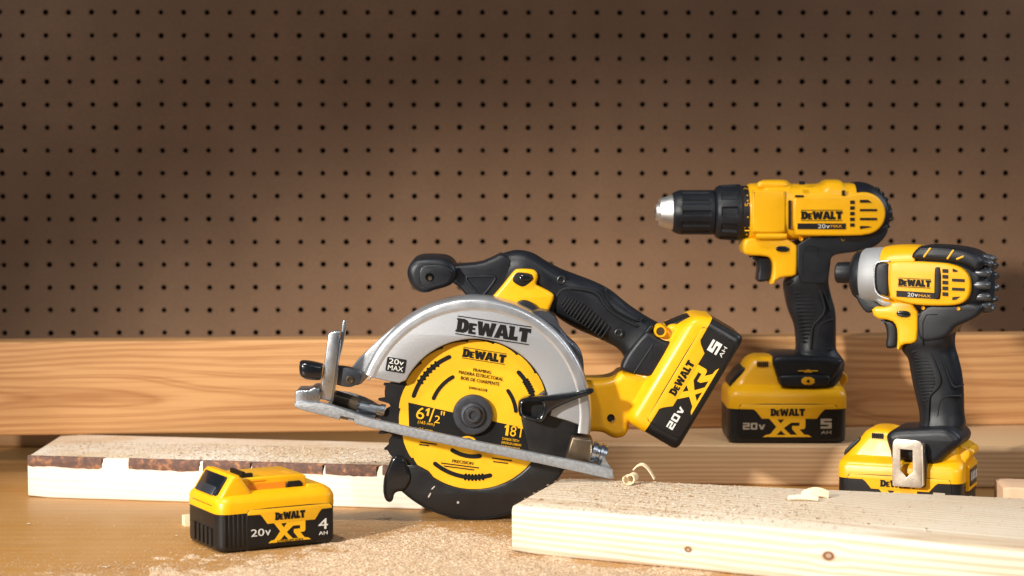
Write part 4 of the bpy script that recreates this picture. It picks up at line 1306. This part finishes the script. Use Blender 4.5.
# ------------------------------------------------------------------ impact driver
def build_impact():
    F = Frame(961, 480, 1.868, yaw=-22)
    base = Vector((F.O.x, F.O.y, 0)); F.root = base
    R = empty('impact_driver', base, F.yaw)
    tag(R, 'short yellow impact driver with silver nose and steel belt clip at right', 'impact driver')
    wc = .036
    def axy(x): return 272.5 + (x - 835) * .055
    mb = MB(); lathe_u(mb, F, axy(835), [(836.5, 4), (836.5, 9.4), (838, 10.8), (851, 11.2), (852, 10.6), (852, 6)], wc, 40)
    mb.build('bit_holder', M['rubber'], R)
    mb = MB(); lathe_u(mb, F, axy(850) + 1.4, [(851.5, 8), (852, 16), (854.5, 21.5), (858.5, 25), (863.2, 26.0), (863.6, 23)], wc, 48)
    mb.build('nose_ring', M['rubber'], R)
    mb = MB()
    slab(mb, F, [(858, 290), (880, 300), (890, 306), (874, 312), (868, 311), (860, 299)], wc - .014, wc + .014, .002, 1, wp=wc)
    mb.build('nose_light', M['rubber'], R)
    mb = MB(); lathe_u(mb, F, 275.6, [(863, 20), (863.4, 26.2), (866, 28), (874, 29), (893, 30.4), (906, 31)], wc, 56, tilt=.03)
    slab(mb, F, [(874, 298), (893, 298), (893, 307.6), (885, 307.6), (877, 303)], wc - .0195, wc + .018, .003, 1, wp=wc - .018)
    gc = mb.build('gear_case', M['gearcase'], R, sharp=50)
    # rear motor cap (dark)
    mb = MB()
    loft(mb, F, [(912, 246, 912, 316, .024, 2.5), (925, 245.6, 925, 316, .026, 2.5), (945, 246, 945, 316.5, .027, 2.5), (962, 248.4, 962, 316, .027, 2.4), (974, 252, 974, 314, .026, 2.3), (983, 258, 983, 310, .0235, 2.2), (988, 266, 988, 302, .017, 2.2)], wc, sub=4, n=52)
    cap = mb.build('rear_cap', M['rubber'], R, sharp=60)
    mb = MB()
    cc = F.pt(987.5, 283.5, wc); sc = F.scale(wc)
    for k in range(13):
        a = 2 * pi * (k + .5) / 13
        r = 26.2 * sc
        d = Vector((0, cos(a) * .96, sin(a)))
        tube(mb, [cc + d * r * q_ + Vector((x_, 0, 0)) for x_, q_ in ((-.0110, .94), (-.0100, .96), (-.0080, .975), (.0015, .975), (.0035, .955), (.0046, .92), (.0050, .88))], [.0012, .0028, .0038, .0038, .0036, .0030, .0012], 14)
    mb.build('cap_ribs', M['sheen'], cap)
    # yellow shell
    mb = MB()
    loft(mb, F, [(886, 246.4, 889, 306, .0275, 2.4), (892, 245.2, 892, 306, .028, 2.5), (900, 244.4, 900, 306.4, .0282, 2.6), (914, 244.4, 908, 306.8, .0284, 2.8), (921, 245, 915, 307, .0284, 3)], wc, sub=3, n=48, ends=.04)
    mb.build('front_shell', M['yellow'], R, sharp=60)
    mb = MB()
    slab(mb, F, [(888.6, 264), (891, 261.5), (915, 261.3), (945, 263), (955, 265.3), (963, 268.6), (969, 275.5), (971, 284), (970, 294), (966, 301), (958, 305), (945, 306), (916, 305.4), (893, 300), (889, 297)], wc - .0312, wc - .008, .0026, 1, wp=wc - .030, seg=4)
    pan = mb.build('side_panel', M['yellow'], R, sharp=50)
    # rubber bumper insert in nose
    mb = MB(); slab(mb, F, [(875.6, 268), (878.5, 263.2), (887, 263), (888, 265), (888, 294), (887, 296.6), (880.5, 294.4), (876, 289)], wc - .0295, wc - .02, .0012, 1, wp=wc - .029)
    mb.build('nose_pad', M['rubber'], gc)
    mb = MB(); slab(mb, F, stroke(chaikin([(889, 261.2), (877.5, 261.4), (873.8, 267), (874, 290), (879.6, 296.4), (888.5, 299)], 2, False), 1.7), wc - .0285, wc - .02, .0006, 0, wp=wc - .0285)
    mb.build('pad_rim', M['band'], gc)
    z = wc - .0320
    mb = MB()
    def q(x0, y0, x1, y1, dy=0): slab(mb, F, [(x0, y0), (x1, y0 + dy), (x1, y1 + dy), (x0, y1)], z, z + .003, 0, 0)
    slab(mb, F, [(934.5, 269), (936, 267), (940.6, 267.4), (940.6, 299), (936, 299.6), (934, 298)], z - .0006, z + .003, .0008, 1)
    for k in range(5): q(942.4, 269 + k * 5.8, 948, 272.6 + k * 5.8, .3)
    slab(mb, F, [(952.6, 268.4), (958, 270.8), (956, 272), (952.6, 271.6)], z, z + .003, 0, 0)
    for y in (278.6, 287.6): q(952, y, 964.4, y + 2.8, .6)
    slab(mb, F, [(952.6, 297), (960, 296.6), (956, 299.6), (952, 300)], z, z + .003, 0, 0)
    mb.build('vent_shade_inlay', M['panel'], pan)  # flat dark inlays with the vents' inner shade as their colour
    mb = MB(); slab(mb, F, [(896.4, 290.6), (934.6, 293), (934.6, 299), (896.4, 296.6)], z, z + .002, 0, 0)
    mb.build('voltage_stripe', M['panel'], pan)
    mb = MB(); wordmark(mb, F, 898, 285.4, 32.4, 6.6, z, ang=-3, lines=True)
    mb.build('brand_lettering', M['ink'], pan)
    mb = MB(); text(mb, F, "20", 907.4, 296.4, 6.6, 3.8, z - .0005, ang=-3, bold=.04); text(mb, F, "v", 914.6, 296.8, 3.2, 2.8, z - .0005, ang=-3, bold=.04)
    mb.build('voltage_lettering', M['white_ink'], pan)
    mb = MB(); text(mb, F, "MAX", 918.6, 297, 12, 2.8, z - .0005, ang=-3, bold=.04)
    mb.build('max_lettering', M['amber_ink'], pan)
    # top cover
    mb = MB()
    slab(mb, F, [(911, 256), (918, 247.2), (924, 246), (945, 246.6), (966, 249.6), (978, 255), (984, 262), (978, 272), (970, 266), (960, 262.6), (945, 260.6), (915, 259.6)], wc - .0285, wc + .02, .004, 2, wp=wc - .024, seg=4)
    mb.build('top_cover', M['rubber'], cap, sharp=50)
    mb = MB()
    for pts in ([(924, 256.5), (930, 248.6)], [(947.5, 258.5), (953, 250.6)], [(957, 259), (963, 256.5)]):
        slab(mb, F, stroke(pts, 2.0), wc - .0292, wc - .026, .0004, 0, wp=wc - .029)
    mb.build('cover_slot', M['yellow'], cap)
    mb = MB()
    for (x, y) in ((922.6, 308.4), (958, 309)):
        mb = MB(); disc(mb, F, x, y, [(2.0, wc - .018), (1.9, wc - .0245), (1.6, wc - .0248), (1.4, wc - .0238), (.1, wc - .0238)], 16, wp=wc - .027)
        mb.build('housing_screw', M['yellow'], R)
    # motor underside
    mb = MB()
    slab(mb, F, [(916, 303), (975, 300), (984, 308), (979, 316), (966, 322.5), (955, 327), (951, 334), (940, 341), (916, 343)], wc - .0232, wc + .025, .004, 2, wp=wc - .02, seg=4)
    mb.build('motor_cover', M['rubber'], R, sharp=50)
    # neck, trigger
    mb = MB()
    slab(mb, F, [(870.6, 306.8), (889, 307.2), (892, 300), (917.6, 303), (917.8, 338), (914, 343.6), (902, 344.4), (899, 350.6), (896.4, 350.4), (897.4, 338), (896.6, 326), (891, 320), (874.4, 318.8)], wc - .024, wc + .024, .0025, 1, wp=wc - .023)
    neck = mb.build('neck', M['yellow'], R)
    mb = MB(); slab(mb, F, [(895.6, 313), (898, 310.6), (908, 311), (910.6, 314.6), (908, 317.6), (898, 317)], wc - .026, wc - .02, .001, 1, wp=wc - .026)
    mb.build('direction_switch', M['gloss'], neck)
    mb = MB(); slab(mb, F, [(879, 320), (890, 319.6), (896, 324), (897.8, 330), (897, 346), (894, 348.4), (887, 349), (885, 346), (886.8, 336), (885.6, 327), (883, 322.6)], wc - .0115, wc + .0115, .0025, 2, wp=wc - .011)
    mb.build('trigger', M['rubber'], R)
    mb = MB()
    loft(mb, F, [(915, 312, 957, 312, .0226, 4.5), (914, 326, 955, 326, .0226, 4.5), (906, 340, 953.4, 340, .0216, 3.6), (902, 348, 955, 348, .0195, 2.5), (908.6, 358, 958, 358, .0185, 2.4), (911, 370, 961, 370, .018, 2.4), (913.6, 384, 963, 384, .0175, 2.4),
                 (917, 398, 963.6, 398, .0175, 2.4), (920, 412, 963.8, 412, .0175, 2.5), (919, 424, 965, 424, .0195, 2.6), (905, 430, 963, 430, .022, 2.8), (894, 436, 965, 436, .026, 3.2), (890, 444, 964, 444, .028, 3.8), (892, 454, 952, 454, .029, 4)], wc, sub=4, n=48, ends=.08)
    h = mb.build('handle', M['rubber'], R, sharp=70)
    mb = MB()
    slab(mb, F, [(885, 437), (889, 431.6), (897, 429), (922, 428.4), (946, 427), (956, 433), (961, 439), (960, 446), (954, 450), (949, 454), (943, 460), (938, 464.6), (930, 466), (908, 462), (893, 460), (889, 450)], wc - .0345, wc + .024, .007, 2, wp=wc - .032, seg=5)
    mb.build('foot_overmould', M['rubber'], h, sharp=60)
    mb = MB()
    def line(p, w, z0, c=1, bev=.0006): slab(mb, F, stroke(chaikin(p, c, False), w), z0, z0 + .009, bev, 0, wp=z0)
    line([(922.6, 345), (922.6, 315), (937, 314.6)], 1.0, wc - .0238)
    line([(912, 352.5), (922, 349), (931, 352), (936, 366), (941, 380), (938, 388), (930, 395), (928.4, 402), (928, 426)], 2.2, wc - .0192, 2, .0009)
    line([(937, 352), (944, 362), (951, 384), (955, 388), (962, 385.6)], 1.0, wc - .0178, 1, .0003)
    line([(962, 396), (945, 396), (939, 402), (937, 424), (945, 429)], 1.1, wc - .0178, 1, .0004)
    mb.build('grip_border', M['matte'], h)
    mb = MB()
    for k in range(14):
        y = 357.5 + k * 3.3; xa = 914.5 + k * .62; xb = min(934, 927 + k * 1.2) - max(0, k - 8) * 1.4
        slab(mb, F, stroke([(xa, y), (xb, y + .4)], 1.3), wc - .0188, wc - .008, .0005, 0, wp=wc - .0185)
    mb.build('grip_ridges', M['matte'], h)
    # belt clip
    mb = MB()
    slab(mb, F, [(892.4, 445), (893, 441.6), (894.6, 439.8), (897, 438.8), (916, 440.4), (919, 441.2), (921, 443), (922, 447), (922.6, 486), (921, 488.2), (893, 486.4), (892.2, 485)], wc - .0465, wc - .0450, .0005, 0, wp=wc - .0465,
         holes=([(900.2, 449.2), (912.4, 450.2), (912.8, 471.6), (906.6, 477.6), (900.4, 470.4)],))
    slab(mb, F, [(920.6, 444), (922.6, 446), (923.4, 486), (921, 487)], wc - .0465, wc - .030, 0, 0, wp=wc - .0465)
    mb.build('belt_clip', M['clip'], R)
    mb = MB(); slab(mb, F, [(922, 448), (925, 450), (926.4, 466), (925.6, 487), (922, 488)], wc - .040, wc - .030, .001, 0, wp=wc - .040)
    mb.build('clip_bracket', M['darksteel'], R)
    # battery: right bottom corner at the frame's anchor
    D = .075
    B = LocalFrame(848, 443, F.pt(962, 480, 0).x, .0005, F.w0(), (F.pt(961, 480, 0).x - F.pt(836, 477, 0).x) / 123, BU * .875, 0); B.m = BU * .95
    case = battery_pack_mounted(B, R)
    # charge gauge on the visible end
    ex = F.pt(962, 480, 0).x
    zc = F.pt(962, 480, 0).z
    mb = MB(); box(mb, ex - .003, ex + .0026, .018, .058, zc - .0125, zc + .0095)
    mb.build('gauge_surround', M['yellow'], case)
    mb = MB(); box(mb, ex + .0016, ex + .0031, .022, .054, zc - .0090, zc + .0060)
    mb.build('gauge_window', M['gloss'], case)
    mb = MB()
    for k in range(4):
        y = .0265 + k * .0072
        box(mb, ex + .0032, ex + .0035, y, y + .0026, zc - .0045, zc + .0025)
    mb.build('gauge_marks', M['white_ink'], case)
    mb = MB()
    zl = zc + .020
    tube(mb, [(ex - .012, .022, zl), (ex - .001, .022, zl + .0005), (ex + .0015, .027, zl + .001), (ex + .0015, .048, zl + .001), (ex - .001, .053, zl + .0005), (ex - .012, .053, zl)], .0040, 14)
    mb.build('latch_loop', M['yellow'], case)
    return R


# ------------------------------------------------------------------ loose battery
def build_loose():
    F = Frame(224, 554.5, at_z(224, 554.5, 0).y, yaw=29)
    base = Vector((F.O.x, F.O.y, 0)); F.root = base
    R = empty('battery_pack', base, F.yaw)
    tag(R, 'loose yellow and black battery pack marked 4 AH lying on the bench at left', 'battery pack')
    mx = (F.pt(337.5, 545, 0).x - F.pt(219, 552, 0).x) / 123
    mz = .785e-3
    u0 = F.pt(219, 552, 0).x
    D = .072
    B = LocalFrame(725, 443, u0, .0005, F.w0(), mx, mz, 0); B.m = mz
    mb = MB()
    rrloft(mb, B, [(443, 729, 844, .004, D - .004, .007), (441.8, 726.5, 846.5, .0015, D - .0015, .009), (439, 725.2, 847.8, .0003, D - .0003, .0095), (436, 725, 848, 0, D, .010), (400, 725, 848, 0, D, .010)])
    mb.build('case', M['black'], R)
    mb = MB()
    rrloft(mb, B, [(404, 724.6, 848.4, -.0005, D + .0005, .010), (394, 724.8, 848.2, -.0005, D + .0005, .010), (391, 725.4, 847.6, .0006, D - .0006, .0105), (388, 727, 846.5, .003, D - .003, .011),
                   (386, 729, 844.6, .007, D - .007, .011), (384.6, 733, 842, .0095, D - .0095, .010), (384.2, 738, 838, .012, D - .012, .008)])
    mb.build('housing', M['yellow'], R)
    # wedge end with the release button
    mb = MB()
    o = F.w0()
    X = lambda b: B.pt(b, 443, 0).x
    Z = lambda b: B.pt(725, b, 0).z
    def wedge(pts, wa, wb, bev): prism(mb, [[(X(a), Z(b)) for a, b in pts]], o + wa, o + wb, bev)
    wedge([(725.2, 400), (727, 392), (741, 369), (744, 366.6), (750, 367), (762, 384), (764, 388), (764, 400)], .006, D - .006, .003)
    mb.build('wedge_end', M['yellow'], R)
    mb = MB()
    wedge([(724.6, 397), (726.2, 390), (739.4, 368.4), (742.5, 369.5), (730, 392), (728, 398)], .013, D - .013, .001)
    rb = mb.build('release_button', M['gloss'], R)
    mb = MB()
    wedge([(726, 386.5), (731, 378.6), (733, 380), (728, 388)], .018, D - .018, .001)
    mb.build('button_ridge', M['darksteel'], rb)
    # top rail
    mb = MB()
    wedge([(752, 392), (752, 374), (754, 371.4), (818, 371.4), (822, 374), (822, 392)], .013, D - .013, .0012)
    wedge([(822, 392), (822, 382), (838, 383), (842, 386), (842, 392)], .010, D - .010, .0012)
    mb.build('rail_block', M['yellow'], R)
    mb = MB()
    wedge([(762, 375.6), (779, 375.4), (779, 374.2), (762, 374.4)], .0124, .02, 0)
    wedge([(761, 384.4), (800, 384.4), (800, 377.8), (761, 378)], .0124, .02, 0)
    mb.build('rail_slot', M['orange'], R)
    mb = MB()
    wedge([(801, 381), (803, 378), (815, 378), (818, 381), (818, 384.4), (801, 384.4)], .0118, .02, .0006)
    mb.build('rail_stop', M['panel'], R)
    mb = MB()
    box(mb, X(757), X(760), .016, .042, Z(371.6) - .001, Z(365.6)); box(mb, X(760), X(768), .016, .020, Z(371.6) - .001, Z(367.5))
    mb.build('contact_fin', M['panel'], R)
    mb = MB()
    for k in range(5):
        y = .016 + k * .0055
        box(mb, X(783), X(806), y, y + .0016, Z(371.4) - .0008, Z(371.4) + .0002)
    box(mb, X(806), X(811), .018, .034, Z(371.4) - .0008, Z(371.4) + .0002)
    mb.build('moulded_text', M['amber_ink'], R)
    # ribbed grip left of the label, side ribs on end
    mb = MB()
    for k in range(5):
        x = 730 + k * 4.6; slab(mb, B, [(x, 404), (x + 2.2, 404), (x + 2.2, 437), (x, 437)], -.0008, .002, .0004, 0)
    mb.build('grip_ribs', M['black'], R)
    mb = MB()
    for k in range(5):
        y = .014 + k * .009
        box(mb, X(725) - .0012, X(725) + .001, y, y + .004, Z(438), Z(420))
    mb.build('end_ribs', M['black'], R)
    # label mapped to the right-hand part of the face
    k = (842 - 752) / (838.5 - 735)
    B2 = LocalFrame(735, 440, X(753), Z(440), F.w0(), mx * k, mz * 1.06, 0)
    battery_detail(B2, R, ah='4', lithium=True)
    return R


build_saw()
build_drill()
build_impact()
build_loose()

# ------------------------------------------------------------------ shavings, chips and sawdust
chip_m, nt, cb = nodes('fresh_shaving'); L = nt.links.new
tc = nn(nt, "ShaderNodeTexCoord"); mp = nn(nt, "ShaderNodeMapping"); mp.inputs["Scale"].default_value = (60, 400, 400); L(tc.outputs["Object"], mp.inputs["Vector"])
n1 = nn(nt, "ShaderNodeTexNoise", Scale=3.0, Detail=4.0); L(mp.outputs[0], n1.inputs["Vector"])
L(ramp(nt, n1.outputs["Fac"], [(.3, (.78, .62, .38)), (.7, (.88, .76, .55))]), cb.inputs["Base Color"]); cb.inputs["Roughness"].default_value = .6
cb.inputs["Subsurface Weight"].default_value = 0.0


def ribbon(name, pts, width, label, cat='wood shaving', th=.0005):
    """curled strip: pts are 3D centre points, width a vector across"""
    mb = MB(); rings = []
    P = [Vector(p[:3]) for p in pts]
    for i, p in enumerate(P):
        d = (P[min(i + 1, len(P) - 1)] - P[max(i - 1, 0)]).normalized()
        wv = Vector(width) * (pts[i][3] if len(pts[i]) > 3 else 1)
        nrm = d.cross(wv.normalized()).normalized() * th
        rings.append([p - wv / 2 - nrm, p + wv / 2 - nrm, p + wv / 2 + nrm, p - wv / 2 + nrm])
    bridge(mb, rings)
    # put the origin at its base
    c = sum(P, Vector()) / len(P); c.z = min(q.z for q in P)
    mb.v = [(v[0] - c.x, v[1] - c.y, v[2] - c.z) for v in mb.v]
    o = mb.build(name, chip_m, None, sharp=50); o.location = c
    return tag(o, label, cat)


c = at_z(634, 484.5, .0385)
pts = []
for k in range(26):
    t = k / 25; a = 2 * pi * 1.35 * t + 2.6; r = .0046 * (1 - .35 * t)
    pts.append((c.x - .003 + r * cos(a) + .002 * t, c.y + .004 * t, .0385 + .0050 + r * sin(a), 1 - .3 * t))
ribbon('wood_shaving', pts, (.0045, .0095, .001), 'tightly curled pale shaving on the front board behind the saw shoe')
pts = []
for k in range(20):
    t = k / 19
    x, y = (633.5 + 21 * t ** 1.1, 469.5 - 5.5 * sin(min(1, t * 1.6) * pi / 2) - 2.5 * sin(t * 2.4) + 16.5 * t ** 2.6)
    w = at_y(x, y, c.y + .006); pts.append((w.x, w.y, max(w.z, .0388), 1 - .5 * abs(t - .4)))
ribbon('wood_shaving', pts, (.0015, .004, .001), 'thin arched shaving strip lying right of the tight curl')
for (x, y, ln, wd, ang, hh, lab) in ((815, 497.5, .022, .008, 5, .005, 'bent pale wood chip upright on the front board below the drill'), (803, 500.5, .024, .004, -12, .0015, 'slender flat wood chip lying left of the bent chip')):
    cc = at_z(x, y, .0385); pts = []
    for k in range(12):
        t = k / 11 - .5
        pts.append((cc.x + ln * t * cos(radians(ang)), cc.y + ln * t * sin(radians(ang)), .0390 + hh * (1 - (2 * t) ** 2) * .6 + .0012, 1 - .3 * abs(t)))
    ribbon('wood_chip', pts, (.001, wd * .7, wd * .75), lab, 'wood chip', .0006)
cc = at_z(187, 527, 0)
mb = MB(); box(mb, -.006, .008, -.004, .006, 0, .0085)
o = mb.build('wood_block', chip_m, None, sharp=0); o.location = (cc.x + .002, cc.y + .008, 0); o.rotation_euler = (0, 0, .4)
tag(o, 'tiny pale wood block on the bench touching the left end of the loose battery', 'wood offcut')


def dust_mat(name, stops, cell=.0022):
    m, nt, b = nodes(name); L = nt.links.new
    tc = nn(nt, "ShaderNodeTexCoord"); n1 = nn(nt, "ShaderNodeTexWhiteNoise"); n1.noise_dimensions = '3D'
    sn = nn(nt, "ShaderNodeVectorMath", operation='SNAP'); L(tc.outputs["Object"], sn.inputs[0]); sn.inputs[1].default_value = (cell, cell, .02); L(sn.outputs[0], n1.inputs["Vector"])
    L(ramp(nt, n1.outputs["Value"], stops), b.inputs["Base Color"]); b.inputs["Roughness"].default_value = .8
    return m


DM2 = dust_mat('board_sawdust', [(0, (.22, .11, .05)), (.25, (.38, .22, .11)), (.5, (.58, .39, .22)), (1, (.88, .78, .62))])
DM = dust_mat('sawdust', [(0, (.24, .13, .06)), (.1, (.44, .28, .15)), (.5, (.56, .39, .24)), (.85, (.66, .49, .33)), (1, (.84, .70, .54))], .0012)


def dust(name, n, sampler, zf, label, rng, smin=.00018, smax=.00055, mat=None):
    V = []; Fc = []
    rs = random.Random(rng)
    k = 0
    while k < n:
        p = sampler(rs)
        if p is None: continue
        x, y, z, big = p
        s = rs.uniform(smin, smax) * big
        if rs.random() < .03: s *= 1.9
        a = rs.uniform(0, pi); e = rs.uniform(.35, .9); t = s * rs.uniform(.08, .30)
        c, d = cos(a), sin(a)
        b = len(V)
        for (u, v, h) in ((-1, -e, 0), (1, -e * .7, rs.uniform(0, .8)), (.8, e, rs.uniform(0, 1.2)), (-.9, e * .8, rs.uniform(0, .8)), (0, 0, 1.9)):
            V.append((x + (u * c - v * d) * s, y + (u * d + v * c) * s, z + .0001 + h * t))
        Fc += [(b, b + 1, b + 4), (b + 1, b + 2, b + 4), (b + 2, b + 3, b + 4), (b + 3, b, b + 4)]
        k += 1
    if name == 'bench_sawdust':
        n0 = len(V); V += EXTRA[0]; Fc += [tuple(i + n0 for i in f) for f in EXTRA[1]]
    me = bpy.data.meshes.new(name); me.from_pydata(V, [], Fc)
    o = link(name, me, mat or DM)
    tag(o, label, 'sawdust', kind='stuff')


def bench_s(rs):
    px = rs.uniform(-20, 800); py = rs.uniform(505, 590)
    # heap density in picture terms converted once to bench positions
    w = at_z(px, py, 0)
    from mathutils import noise
    cl = noise.noise(Vector((w.x * 28, w.y * 28, 0))) * .5 + noise.noise(Vector((w.x * 90, w.y * 90, 3))) * .35
    d = math.exp(-((px - 430) / 170) ** 2) * min(1, max(0, (py - 512) / 22)) + .9 * max(0, (py - 548) / 30) * (1 if px > 60 else .45) + .05
    if py < 520 and not (395 < px < 520): d *= .3
    cen = math.exp(-((px - 430) / 150) ** 2) * min(1, max(0, (py - 515) / 20))
    d *= max(.02, .55 + .5 * cen + (1.9 - 1.2 * cen) * cl)
    if rs.random() > d: return None
    h = max(0, rs.gauss(0, .0006)) * d
    # keep clear of the loose pack
    big = 1.0 if rs.random() > .018 else rs.uniform(1.8, 3.4)
    return (w.x, w.y, h, big)


def proj(x, y, z):
    q = Vector((x, y, z)) - CAM; d = q.dot(FW)
    return 512 + FPX * q.x / d, 288 - FPX * q.dot(UP) / d


def drift():
    from mathutils import noise
    nx, ny = 520, 300; x0, x1, y0, y1 = -.36, .30, 1.58, 1.885
    rs = random.Random(11); V = []; Fc = []
    for j in range(ny + 1):
        for i in range(nx + 1):
            x = x0 + (x1 - x0) * i / nx; y = y0 + (y1 - y0) * j / ny
            px, py = proj(x, y, 0)
            d = math.exp(-((px - 430) / 115) ** 2) * min(1, max(0, (py - 514) / 26)) + .75 * min(1, max(0, (py - 545) / 26)) * (1 if px > 150 else .6)
            nz = noise.noise(Vector((x * 22, y * 22, 5))) * .55 + noise.noise(Vector((x * 70, y * 70, 2))) * .35 + noise.noise(Vector((x * 240, y * 240, 9))) * .18
            V.append((x, y, min(.0026, (d - .56 + nz * 1.05) * .0018) + rs.uniform(-.00042, .00034) - .0001))
    for j in range(ny):
        for i in range(nx):
            q = (j * (nx + 1) + i, j * (nx + 1) + i + 1, (j + 1) * (nx + 1) + i + 1, (j + 1) * (nx + 1) + i)
            if max(V[k][2] for k in q) > 0: Fc.append(q)
    return V, Fc


EXTRA = drift()
dust('bench_sawdust', 70000, bench_s, None, 'fine pale sawdust drifted over the bench below the saw blade', 1)


def front_s(rs):
    u = rs.random(); v = rs.random()
    a = fl.lerp(fr, u); b = bl.lerp(br, u); w = a.lerp(b, .03 + v * .95)
    from mathutils import noise
    d = (.45 + 1.2 * max(0, .5 + noise.noise(Vector((w.x * 45, w.y * 45, 1))))) * math.exp(-((u - .22) / .16) ** 2) * .7 + math.exp(-((u - .5) / .10) ** 2 - ((v - .35) / .22) ** 2) * .55 + .05
    if rs.random() > d: return None
    return (w.x, w.y, .038, .75 if rs.random() > .03 else 2.0)


dust('board_sawdust', 8500, front_s, None, 'fine brown and cream sawdust sprinkled on the front board', 2, smin=.0003, smax=.00105, mat=DM2)


def left_s(rs):
    u = rs.random(); v = rs.random()
    q0 = p0 + (p1 - p0) * u + nv2 * (.004 + .095 * v)
    d = .25 + .6 * max(0, min(1, (u - .15) / .4))
    if rs.random() > d: return None
    return (q0.x, q0.y, .038, .8 if rs.random() > .02 else 1.8)


dust('plank_sawdust', 13000, left_s, None, 'sawdust scattered over the top of the bark edged board', 3, smin=.0003, smax=.00105, mat=DM2)
